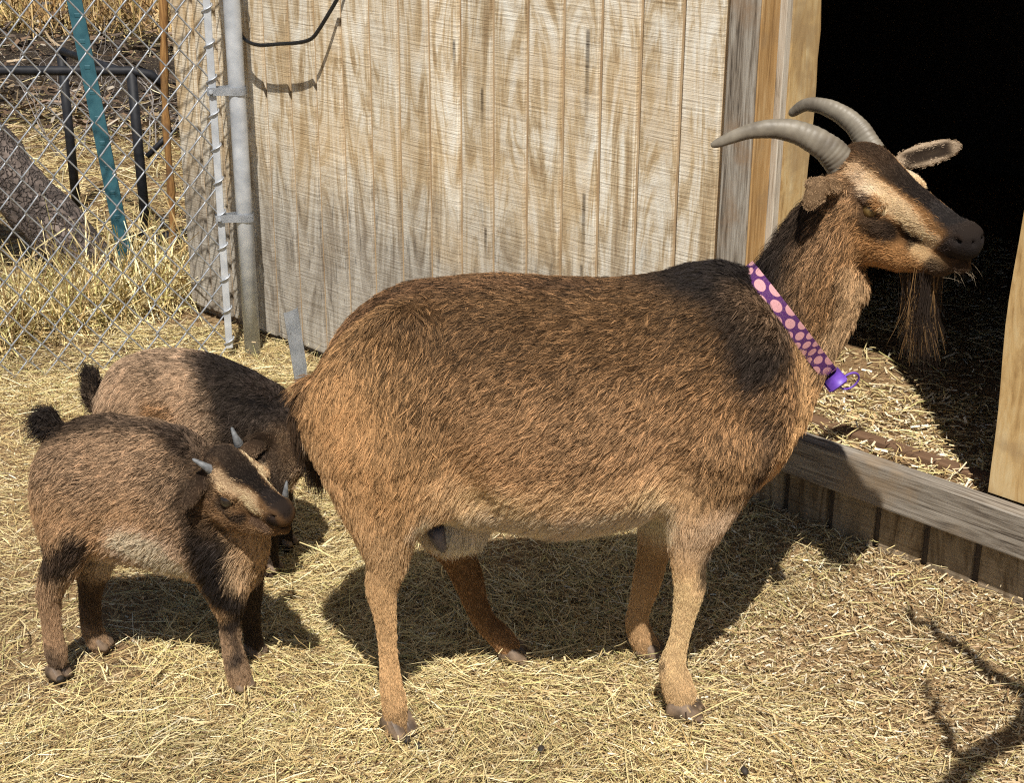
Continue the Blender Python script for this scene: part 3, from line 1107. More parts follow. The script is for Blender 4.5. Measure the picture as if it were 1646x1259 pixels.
# right jamb: broad yellow board with an uneven edge
def wavy_post(name, x0, x1, y0, y1, z0, z1, mat, amp):
    V, Fs = [], []
    n = 40
    for i in range(n + 1):
        z = z0 + (z1 - z0) * i / n
        w = amp * (math.sin(z * 7.0 + .6) * .7 + math.sin(z * 19) * .3)
        for (x, y) in ((x0 + w, y0), (x1, y0), (x1, y1), (x0 + w, y1)):
            V.append((x, y, z))
    for i in range(n):
        for j in range(4):
            a, b = i * 4 + j, i * 4 + (j + 1) % 4
            Fs.append((a, b, b + 4, a + 4))
    Fs += [(3, 2, 1, 0), (n * 4, n * 4 + 1, n * 4 + 2, n * 4 + 3)]
    me = bpy.data.meshes.new(name)
    me.from_pydata(V, [], Fs)
    me.update()
    return link(name, me, mat, shed)
wavy_post('jamb_board', 2.035, 2.30, .003, .042, .2585, 2.25, YELLOWWOOD, .0065)
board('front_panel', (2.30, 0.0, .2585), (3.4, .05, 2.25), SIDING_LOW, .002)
board('door_header', (1.4385, .001, 1.40), (2.30, .039, 2.245), GREYWOOD, .002)
# inside: floor, back and side walls, roof
board('shed_floor', (-.38, .03, .10), (3.38, 2.2, .236), FLOORDIRT, 0)
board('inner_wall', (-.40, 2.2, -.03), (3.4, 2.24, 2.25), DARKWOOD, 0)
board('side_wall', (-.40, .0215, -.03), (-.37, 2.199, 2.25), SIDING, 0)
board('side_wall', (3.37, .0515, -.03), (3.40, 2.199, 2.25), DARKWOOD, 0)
board('roof', (-.44, -.02, 2.2505), (3.46, 2.3, 2.29), GREYWOOD, 0)
# litter on the shed floor
def on_floor(P, rg):
    s, t = shed_uv(P)
    ok = (s > 1.2) & (s < 2.6) & (t > .03) & (t < 1.5)
    b = vnoise(np.c_[P, np.zeros(len(P))], 5.0, 75)
    return ok & (rg.random(len(P)) < np.where(b > .57, .25, 1.0))
n = int(14000 * QN)
P = scatter(n, .0, 2.6, 2.0, 4.6, rg, on_floor)
z = .2365 + rg.exponential(.006, n)
o = strips('floor_straw', np.c_[P, z], rg.uniform(0, 6.283, n), np.clip(rg.lognormal(math.log(.028), .6, n), .008, .16), rg.uniform(.001, .0028, n),
           rg.normal(.0, .14, n), rg.normal(0, .5, n), straw_tints(n, rg, P), 2, .12, 15)
tag(o, 'straw scattered over the floor inside the shed doorway', 'straw', kind='stuff')
n = int(11000 * QN)
P = scatter(n, .0, 2.6, 2.0, 4.6, rg, on_floor)
z = .2375 + rg.exponential(.005, n)
cc = np.array([(.72, .60, .40), (.64, .48, .27), (.82, .74, .57), (.48, .33, .17)])[rg.choice(4, n, p=[.34, .28, .18, .20])] * (.8 + .4 * rg.random((n, 1)))
o = strips('floor_shavings', np.c_[P, z], rg.uniform(0, 6.283, n), np.clip(rg.lognormal(math.log(.012), .5, n), .004, .036), rg.uniform(.0022, .0065, n),
           rg.normal(0, .22, n), rg.normal(0, .45, n), cc, 1, .1, 16)
tag(o, 'pale wood shavings on the floor inside the shed doorway', 'shavings', kind='stuff')

# ------------------------------------------------------------------ wire fence
FZ = math.atan2(FD[1], FD[0])
fence = empty('wire_fence', (FO[0], FO[1], 0), FZ)      # local x runs away from the shed
tag(fence, 'galvanised chain-link fence with a round steel end post beside the shed', 'fence')
link('end_post', tube_mesh('end_post', [(0, 0, -.1), (0, 0, .5), (0, 0, 1.2), (0, 0, 1.75)], .0205, 24), GALV, fence, smooth=True)
link('tension_bar', box_mesh('tension_bar', (.050, -.004, .02), (.0675, .0035, 1.6), .001), GALVBAND, fence)
for zb in (.355, .672, 1.0):
    bm = bmesh.new()
    pts = []
    for k in range(17):
        a = -math.pi / 2 - math.pi * k / 16
        pts.append((.0235 * math.cos(a), .0235 * math.sin(a)))
    pts = [(.072, -.0095), (.030, -.0125)] + [(-p[0] * -1, p[1]) for p in pts] + [(.030, .0125), (.072, .0095)]
    lo = [bm.verts.new((x, y, zb)) for x, y in pts]
    hi = [bm.verts.new((x, y, zb + .020)) for x, y in pts]
    for k in range(len(pts) - 1):
        bm.faces.new((lo[k], lo[k + 1], hi[k + 1], hi[k]))
    bmesh.ops.solidify(bm, geom=list(bm.faces), thickness=.0022)
    bmesh.ops.recalc_face_normals(bm, faces=bm.faces)
    me = bpy.data.meshes.new('tension_band'); bm.to_mesh(me); bm.free()
    bnd = link('tension_band', me, GALVBAND, fence)
    link('bolt', tube_mesh('bolt', [(.064, -.017, zb + .010), (.064, .015, zb + .010)], .0048, 10), GALV, bnd)
HP, VP = .0355, .0840            # half a diamond wide, a diamond tall
for i in range(30):
    x0 = .058 + i * HP
    pts = []
    zz = -.01
    k = 0
    while zz < 1.62:
        right = (k + i) % 2 == 0
        xb = x0 + (HP if right else 0.0)
        yb = .0022 if right else -.0022
        wob = .0025 * math.sin(zz * 7 + i * 1.9) + .002 * math.sin(i * 3.3 + zz * 13)
        # a tight bend at each knuckle
        e = .0045
        pts.append((xb + (-e if right else e) * .9 + wob, yb * -.6, zz - e * 1.0))
        pts.append((xb + wob, yb, zz))
        pts.append((xb + (-e if right else e) * .9 + wob, yb * .9, zz + e * 1.0))
        zz += VP / 2
        k += 1
    link('wire', tube_mesh('wire', pts, .0022, 6), WIRE, fence, smooth=True)
# short spiral ties of the mesh end round the tension bar
for k in range(19):
    zz = .03 + k * VP
    pts = [(.058 + .0125 * math.cos(a) + .001, .0075 * math.sin(a), zz + .035 * a / 6.283) for a in np.linspace(-1.2, 3.6, 12)]
    link('wire_tie', tube_mesh('wire_tie', pts, .0021, 6), WIRE, fence, smooth=True)

# stub of a folded steel post beside the fence
b0 = ground_at(488, 628)
t0 = ground_at(487, 615)
stub = empty('post_stub', (b0[0], b0[1], 0), .25)
tag(stub, 'short leaning stub of grey steel channel post by the shed wall', 'post')
bm = bmesh.new()
prof = [(-.017, .010), (-.017, -.002), (-.006, -.007), (.006, -.007), (.017, -.002), (.017, .010)]
rows = []
for z in (-.08, .0, .08, .205):
    rows.append([bm.verts.new((x - .10 * z, y + .06 * z, z + (.006 * x / .017 if z > .1 else 0))) for x, y in prof])
for r in range(len(rows) - 1):
    for k in range(len(prof) - 1):
        bm.faces.new((rows[r][k], rows[r][k + 1], rows[r + 1][k + 1], rows[r + 1][k]))
bmesh.ops.solidify(bm, geom=list(bm.faces), thickness=.0025)
bmesh.ops.recalc_face_normals(bm, faces=bm.faces)
me = bpy.data.meshes.new('channel'); bm.to_mesh(me); bm.free()
link('channel', me, GALV, stub)
link('bolt', tube_mesh('bolt', [(.013, -.012, .030), (.013, .012, .030)], .0075, 12), GALVBAND, stub)

# black cable looped on the shed wall
def shed_pt(s, y, z):
    return (SHED_O[0] + SD[0] * s + SN[0] * y, SHED_O[1] + SD[1] * s + SN[1] * y, z)
def on_wall(px, py, off):
    """photo pixel -> point on the plane parallel to the shed front, off metres in front of it"""
    r = ray(px, py)
    t = (SHED_O @ SN - off) / (r[:2] @ SN)
    return r * t + np.array((0, 0, CAM_H))
cp = catmull([on_wall(*q) for q in ((366, -40, .015), (375, 20, .025), (386, 52, .035), (398, 66, .045), (418, 72, .050), (450, 70, .052), (480, 68, .050), (500, 62, .046),
                                    (512, 48, .040), (528, 22, .030), (543, -4, .018), (560, -40, .008))], 56)
o = link('black_cable', tube_mesh('black_cable', [tuple(p) for p in cp], .0046, 10), CABLE, None, smooth=True)
tag(o, 'black cable hanging in a loop against the shed wall', 'cable')

# ------------------------------------------------------------------ things beyond the fence
# teal steel post leaning behind the mesh
pb = ground_at(212, 462)
tp = empty('steel_stake', (pb[0], pb[1], 0))
tag(tp, 'leaning teal painted steel stake behind the wire fence', 'post')
def at_plane(px, py, Y):
    r = ray(px, py)
    t = Y / r[1]
    return np.array([r[0] * t, Y, CAM_H + r[2] * t])
ptop = at_plane(112, -40, pb[1] + .04) - pb
bm = bmesh.new()
prof = [(-.021, .0065), (-.021, -.001), (-.0035, -.001), (-.0035, -.022), (.0035, -.022), (.0035, -.001), (.021, -.001), (.021, .0065)]
rows = []
for f in np.linspace(-.1, 1.0, 24):
    c = ptop * f
    rows.append([bm.verts.new((c[0] + x, c[1] - y * .8, c[2])) for x, y in prof])
for r in range(len(rows) - 1):
    for k in range(len(prof)):
        bm.faces.new((rows[r][k], rows[r][(k + 1) % 8], rows[r + 1][(k + 1) % 8], rows[r + 1][k]))
bm.faces.new(rows[-1]); bm.faces.new(rows[0][::-1])
bmesh.ops.recalc_face_normals(bm, faces=bm.faces)
me = bpy.data.meshes.new('shaft'); bm.to_mesh(me); bm.free()
link('shaft', me, TEAL, tp)
for f in np.linspace(.08, .96, 12):
    c = ptop * f
    link('stud', box_mesh('stud', (c[0] - .009, c[1] - .0065, c[2] - .006), (c[0] + .009, c[1] + .002, c[2] + .006), .002), TEAL, tp)
# wooden stake by the shed corner
sb = ground_at(277, 400)
st = at_plane(258, -60, sb[1]) - sb
pts = [st * f + np.array((.004 * math.sin(f * 9), .003 * math.sin(f * 14), 0)) for f in np.linspace(-.03, 1, 22)]
o = link('wooden_stake', tube_mesh('wooden_stake', pts, [.0135 - .003 * (1 - f) + .0022 * math.sin(f * 31) + .0015 * math.sin(f * 57) for f in np.linspace(0, 1, 22)], 9), STAKEWOOD, None, smooth=True)
o.location = sb
tag(o, 'thin orange-brown wooden stake standing by the shed corner', 'stake')
# black tubular frame
fb = ground_at(238, 395)
fr = empty('metal_frame', (fb[0], fb[1], 0))
tag(fr, 'black tubular metal frame standing in the dry grass behind the fence', 'frame')
topz = at_plane(238, 114, fb[1])[2]
def rel(px, py, Y): return tuple(at_plane(px, py, Y) - fb)
link('leg', tube_mesh('leg', [(0, 0, -.03), (-.004, 0, topz * .5), (-.006, 0, topz)], .0155, 12), BLACKMETAL, fr, smooth=True)
link('top_rail', tube_mesh('top_rail', [(.085, .02, topz - .05), (.05, .01, topz - .012), (0, 0, topz), (-.4, .0, topz), (-1.1, .0, topz - .005)], .0145, 12), BLACKMETAL, fr, smooth=True)
link('leg', tube_mesh('leg', [(-.335, .42, -.03), (-.335, .42, topz)], .0155, 12), BLACKMETAL, fr, smooth=True)
link('side_rail', tube_mesh('side_rail', [(-.006, 0, topz - .01), (-.335, .42, topz - .01)], .012, 10), BLACKMETAL, fr, smooth=True)
link('foot_rail', tube_mesh('foot_rail', [(-.10, -.02, .03), (.0, .0, .022), (.13, .05, .025)], .020, 10), BLACKMETAL, fr, smooth=True)
link('brace', tube_mesh('brace', [(.02, 0, topz * .52), (.10, .03, topz * .66)], .009, 8), BLACKMETAL, fr, smooth=True)
# leaning trunk
kb_ = ground_at(150, 452)
k2 = at_plane(-70, 165, kb_[1] + .10)
trunk = empty('leaning_tree', (kb_[0], kb_[1], 0))
tag(trunk, 'leaning rough-barked tree trunk beyond the fence at the left edge', 'tree')
v = k2 - kb_
pts, rad = [], []
for f in np.linspace(-.12, 1.9, 26):
    pts.append(v * f + np.array((.010 * math.sin(f * 7), .008 * math.sin(f * 5), .012 * math.sin(f * 6 + 1))))
    rad.append(.088 - .012 * f + .006 * math.sin(f * 12))
me = tube_mesh('trunk', pts, rad, 28)
for vert in me.vertices:
    co = np.array(vert.co)[None]
    vert.co = Vector(co[0] + (vnoise(co, 18, 31)[0] - .5) * .022)
link('trunk', me, BARK, trunk, smooth=True)
for (f, dx, dz, l, r) in ((.35, -.2, -.9, .22, .008), (.75, -.05, -.95, .26, .009), (.95, .5, .8, .35, .010), (1.3, .3, .9, .4, .012)):
    p0 = v * f
    dd = unit(np.array((dx, -.25, dz)))
    pp = [p0 + dd * (l * t) + np.array((.02 * math.sin(t * 5 + f * 9), 0, .02 * math.sin(t * 4))) for t in np.linspace(0, 1, 9)]
    link('limb', tube_mesh('limb', pp, [r * (1 - .7 * t) for t in np.linspace(0, 1, 9)], 7), BARK, trunk, smooth=True)
# twiggy dead shrubs
TWIG = noise_mat('grey_twig', (.16, .14, .13), (.34, .31, .29), scale=50, rough=.8, bump=0)
def shrub(name, loc, n, h, spread, seed, label, mat=TWIG, r0=.0035, up=.8):
    r = random.Random(seed)
    root = empty(name, loc)
    tag(root, label, 'shrub')
    def stem(p, d, l, rad, depth):
        pts = [p]
        for k in range(6):
            d = (d + Vector((r.gauss(0, .22), r.gauss(0, .22), r.gauss(0, .14)))).normalized()
            pts.append(pts[-1] + d * l / 6)
        V.append((pts, rad))
        if depth > 0:
            for _ in range(3):
                i = r.randint(2, 6)
                stem(pts[i], (d + Vector((r.gauss(0, .7), r.gauss(0, .7), r.gauss(.1, .4)))).normalized(), l * r.uniform(.4, .65), rad * .6, depth - 1)
    for _ in range(n):
        V = []
        stem(Vector((r.gauss(0, .03), r.gauss(0, .03), -.01)), Vector((r.gauss(0, spread), r.gauss(0, spread), up)).normalized(), h * r.uniform(.7, 1.1), r0, 2)
        bmv, bmf = [], []
        for pts, rad in V:
            me = tube_mesh('t', pts, [rad * (1 - .6 * k / 6) for k in range(7)], 5, cap=False)
            o0 = len(bmv)
            bmv += [tuple(q.co) for q in me.vertices]
            bmf += [tuple(i + o0 for i in f.vertices) for f in me.polygons]
            bpy.data.meshes.remove(me)
        me = bpy.data.meshes.new('stem')
        me.from_pydata(bmv, [], bmf)
        me.update()
        link('stem', me, mat, root, smooth=True)
    return root
g = ground_at(95, 250)
shrub('dead_shrub', (g[0], g[1], 0), 5, .42, .45, 4, 'grey leafless shrub tangled under the black frame behind the fence')
g = ground_at(250, 250)
shrub('dead_shrub', (g[0], g[1], 0), 4, .40, .35, 9, 'grey leafless shrub between the steel stake and the wooden stake')
# bare sapling on the near right, out of the frame; only the shadow of its branches falls into view
sap = empty('bare_sapling', (1.30, 1.035, 0))
tag(sap, 'bare branching sapling at the lower right, known by its shadow on the straw', 'tree')
def limb(name, pts, r0, r1, n=16):
    C_ = catmull(np.array(pts) - np.array((1.30, .95, 0)), n)
    C_ = C_ + np.stack([.008 * np.sin(np.arange(n) * 1.3), .006 * np.cos(np.arange(n) * 1.7), .008 * np.sin(np.arange(n) * .9)], 1)
    link(name, tube_mesh(name, C_, np.linspace(r0, r1, n) * 1.05, 8), BARK, sap, smooth=True)
limb('trunk', [(1.30, .95, -.05), (1.22, 1.10, .55), (1.08, 1.36, 1.02), (.98, 1.48, 1.14)], .034, .026)
limb('branch', [(.98, 1.48, 1.14), (.86, 1.36, 1.12), (.74, 1.24, 1.10), (.62, 1.13, 1.08), (.50, 1.02, 1.06)], .026, .014)
limb('branch', [(.84, 1.34, 1.12), (.78, 1.44, 1.17), (.73, 1.50, 1.22), (.70, 1.52, 1.28)], .014, .006)
limb('branch', [(.70, 1.20, 1.09), (.685, 1.30, 1.14), (.69, 1.38, 1.18)], .010, .005)
limb('branch', [(.66, 1.17, 1.09), (.64, 1.12, 1.02), (.65, 1.05, .97)], .010, .005)
limb('branch', [(1.04, 1.42, 1.08), (1.02, 1.52, 1.22), (.96, 1.60, 1.34)], .014, .006)

# a few dark droppings on the litter
rg = np.random.default_rng(123)
PELLET = noise_mat('dropping', (.018, .014, .011), (.045, .034, .024), scale=90, rough=.7, bump=.2)
bm = bmesh.new()
bmesh.ops.create_icosphere(bm, subdivisions=2, radius=1.0)
for v_ in bm.verts:
    v_.co = Vector((v_.co.x * .0085, v_.co.y * .0060, v_.co.z * .0056))
pm = bpy.data.meshes.new('dropping'); bm.to_mesh(pm); bm.free()
pm.shade_smooth()
for (px, py, lab) in ((655, 1190, "dark dropping just behind the large goat's near hind hoof"), (672, 1200, "dark dropping a step right of the large goat's near hind hoof"),
                      (1197, 1240, 'dark dropping near the bottom edge right of the large goat'), (870, 1205, 'dark dropping on the straw below the middle of the large goat'),
                      (97, 1092, "dark dropping by the front kid's near hind hoof"), (1540, 1094, 'dark dropping beside the branch shadow at lower right')):
    g = ground_at(px, py, .010)
    o = link('dropping', pm, PELLET)
    o.location = (g[0], g[1], .010)
    o.rotation_euler = (rg.normal() * .3, rg.normal() * .3, rg.uniform(0, 6))
    tag(o, lab, 'dropping', 'droppings scattered on the straw')
# ------------------------------------------------------------------ the doe
def plane_fn(loc, yaw):
    """photo pixel + sideways offset from the animal's middle plane -> local point"""
    c, s = math.cos(yaw), math.sin(yaw)
    o = np.array(loc, float)
    cm = np.array([0, 0, CAM_H]) - o

    def toloc(v):
        return np.array([v[0] * c + v[1] * s, -v[0] * s + v[1] * c, v[2]])
    C = toloc(cm)

    def L(px, py, dy=0.0):
        r = toloc(ray(px, py))
        t = (dy - C[1]) / r[1]
        return C + r * t
    return L

def smooth_chain(body, group, pts, radii, k, sy=1.0):
    C = catmull(np.c_[np.array(pts), np.array(radii)], len(pts) * 4)
    body.chain(group, C[:, :3], np.maximum(C[:, 3], .004), k=k, sy=sy)

def torso_sections(L, rows, fur=0.008, tana=0.31):
    out = []
    for (px, top, bot, w) in rows:
        a, b = L(px, top), L(px, bot)
        zt, zb = a[2] - fur, b[2] + fur
        w = max(w - fur, 0.01)
        s = (zt - zb) / 2
        h = math.sqrt(max(s * s - (w * tana) ** 2, (0.5 * s) ** 2))
        out.append(((a[0] + b[0]) / 2, (zt + zb) / 2, w, h))
    return out

def paint(P, base, strokes):
    """strokes: (pts, radius, softness, colour, opacity)"""
    C = np.tile(np.asarray(base, float), (len(P), 1))
    for pts, r, soft, col, op in strokes:
        d = seg_dist(P, pts)
        m = (1 - sstep(d, r - soft, r + soft)) * op
        C = C + (np.asarray(col, float) - C) * m[:, None]
    return C

BROWN = (0.272, 0.152, 0.070)
WARM = (0.385, 0.228, 0.105)
TAN = (0.54, 0.365, 0.20)
CREAM = (0.74, 0.61, 0.44)
DARK = (0.026, 0.019, 0.016)
BLACK = (0.010, 0.009, 0.010)
GREY = (0.12, 0.105, 0.10)

DOE_LOC, DOE_YAW = (0.08, 2.19, 0.0), 0.10
L = plane_fn(DOE_LOC, DOE_YAW)
doe = Body(0.004)
rows = [(497, 618, 715, .055), (520, 580, 725, .085), (555, 520, 738, .11), (600, 478, 760, .13), (650, 452, 795, .145),
        (720, 441, 832, .16), (800, 435, 842, .178), (900, 440, 852, .185), (1000, 441, 838, .172), (1060, 432, 825, .155),
        (1120, 416, 815, .135), (1180, 424, 800, .112), (1228, 478, 775, .092), (1262, 540, 738, .068), (1285, 600, 690, .042)]
doe.loft('torso', torso_sections(L, rows), k=0.03, n=2.15)
# neck
nk = [L(1200, 600), L(1240, 532), L(1288, 455), L(1328, 385), L(1350, 335)]
doe.chain('neck', nk, [.088, .075, .064, .057, .050], k=0.030, sy=0.78)
doe.chain('neck', [L(1268, 660), L(1303, 585), L(1340, 520), L(1360, 460)], [.024, .026, .025, .030], k=0.03, sy=1.0)
# shoulders, haunches
for s in (-1, 1):
    doe.ell('torso', L(1165, 640, .085 * s), (.095, .045, .15), k=.05)
    doe.ell('torso', L(612, 680, .075 * s), (.100, .055, .14), k=.05)
    doe.ell('leg', L(640, 750, .098 * s), (.060, .036, .10), k=.06)
    doe.chain('cut', [L(705, 690, .185 * s), L(735, 760, .180 * s), L(762, 812, .150 * s)], [.014, .020, .016], k=.045, sign=-1)   # flank fold
    doe.chain('cut', [L(1085, 640, .200 * s), L(1080, 730, .190 * s), L(1085, 790, .165 * s)], [.018, .022, .018], k=.05, sign=-1)  # behind the elbow
    doe.ell('cut', L(735, 545, .225 * s), (.075, .055, .055), k=.05, sign=-1)                                                        # hollow flank
    doe.ell('torso', L(640, 520, .085 * s), (.03, .02, .02), k=.05)                                                                  # hip bone
# legs  (pixel, pixel, sideways, radius)
def leg(body, group, rows, k=.02, sy=1.0):
    smooth_chain(body, group, [L(a, b, c) for a, b, c, r in rows], [r for *_, r in rows], k, sy)
leg(doe, 'leg', [(612, 730, -.080, .082), (615, 795, -.090, .064), (619, 845, -.097, .046), (622, 900, -.10, .029),
                 (614, 948, -.10, .0225), (620, 1000, -.10, .0160), (624, 1050, -.10, .0138), (628, 1098, -.10, .0165),
                 (633, 1125, -.10, .0190), (636, 1152, -.10, .0185), (638, 1174, -.10, .0200)])
leg(doe, 'leg', [(690, 760, .085, .085), (715, 840, .095, .052), (735, 890, .10, .031), (752, 930, .10, .0255),
                 (764, 968, .10, .0205), (780, 1000, .10, .0190), (800, 1020, .10, .0205), (816, 1038, .10, .0200)])
leg(doe, 'leg', [(1150, 720, -.085, .075), (1128, 800, -.09, .054), (1114, 855, -.09, .036), (1107, 905, -.09, .0255),
                 (1108, 945, -.09, .0235), (1101, 985, -.09, .0180), (1091, 1030, -.09, .0152), (1081, 1068, -.09, .0200),
                 (1085, 1090, -.09, .0235), (1093, 1116, -.09, .0255)])
leg(doe, 'leg', [(1080, 760, .085, .06), (1060, 840, .09, .035), (1050, 890, .09, .0265), (1040, 935, .09, .0235),
                 (1030, 970, .09, .0190), (1024, 1000, .09, .0190), (1030, 1022, .09, .0215), (1040, 1042, .09, .0215)])
# udder
doe.ell('udder', L(742, 830, .0), (.046, .048, .040), k=.03)
doe.ell('udder', L(712, 842, -.02), (.026, .024, .028), k=.02)
# tail
doe.chain('tail', [L(512, 630), L(497, 660), L(496, 705), L(508, 742)], [.026, .020, .015, .007], k=.015)
# head, in its own frame: x from poll to nose, z out of the forehead
def add_head(body, HD, s=1.0, m=1.0, lid=1.0):
    """goat head; s = size, m = muzzle length"""
    def hp(x, y, z):
        x = x if x < .08 else .08 + (x - .08) * m
        return np.array([x, y, z]) * s
    A = lambda *v: np.array(v) * s
    body.ell('head', hp(.025, 0, -.048), A(.062, .050, .050), k=.02 * s, frame=HD)
    body.chain('head', [hp(.03, 0, -.038), hp(.08, 0, -.037), hp(.13, 0, -.034), hp(.17, 0, -.030), hp(.193, 0, -.027)],
               A(.037, .036, .031, .0265, .0235), k=.02 * s, frame=HD)
    for g in (-1, 1):
        body.chain('head', [hp(.025, .024 * g, -.104), hp(.075, .021 * g, -.103), hp(.125, .014 * g, -.092), hp(.175, .006 * g, -.071)],
                   A(.036, .032, .0270, .0205), k=.02 * s, frame=HD)
        body.ell('head', hp(.060, .034 * g, -.075), A(.045, .022, .036), k=.02 * s, frame=HD)
        body.ell('head', hp(.060, .0455 * g, -.028), A(.026, .0120 * lid, .0105 * lid), k=.009 * s, frame=HD)
        body.ell('head', hp(.070, .0475 * g, -.062), A(.024, .0095 * lid, .0080 * lid), k=.009 * s, frame=HD)
        body.ell('muzzle', hp(.193, .0125 * g, -.017), A(.019, .0135, .0145), k=.010 * s, frame=HD)
    body.ell('muzzle', hp(.188, 0, -.031), A(.030, .0255, .0225), k=.012 * s, frame=HD)
    body.ell('muzzle', hp(.188, 0, -.060), A(.031, .0195, .0150), k=.010 * s, frame=HD)
    for g in (-1, 1):
        body.chain('cut', [hp(.212, .0085 * g, -.014), hp(.203, .0180 * g, -.015), hp(.190, .0265 * g, -.017)],
                   A(.0026, .0036, .0026), k=.004 * s, frame=HD, sign=-1)
        body.chain('cut', [hp(.219, 0, -.0460), hp(.207, .0205 * g, -.0475), hp(.188, .0265 * g, -.0515), hp(.165, .0290 * g, -.0570)],
                   A(.0030, .0040, .0040, .0028), k=.004 * s, frame=HD, sign=-1)
    body.ell('head', hp(.004, 0, -.022), A(.034, .036, .027), k=.02 * s, frame=HD)
    return hp

q = 1.02
HD = pose(DOE_LOC, DOE_YAW, (.5192, 2.2489, .8891), (.6341, -.6644, -.3955), (.1799, -.3707, .9112))
hp = add_head(doe, HD, q)
# ears
far_base, far_tip = L(1436, 262, .060), L(1541, 234, .085)
el = float(np.linalg.norm(far_tip - far_base))
EF = frame((far_base + far_tip) / 2, far_tip - far_base, (0.1, -.93, .35))
doe.ell('ear', (0.002, 0, 0), (el * .54, .0185, .0070), k=.010, frame=EF)
doe.ell('cut', (.010, 0, .0095), (el * .43, .0125, .0085), k=.004, frame=EF, sign=-1)
nr_base, nr_mid, nr_tip = L(1348, 296, -.015), L(1305, 300, -.055), L(1302, 334, -.07)
EN = frame((nr_base + nr_mid) / 2, nr_mid - nr_base, (-.2, -.45, .9))
doe.ell('ear', (0.002, 0, 0), (.040, .021, .0080), k=.012, frame=EN)
EN2 = frame(L(1312, 311, -.064), L(1322, 300, -.062) - L(1300, 330, -.072), (-.25, -.92, .2))
doe.ell('ear', (0, 0, 0), (.027, .0155, .0060), k=.007, frame=EN2)

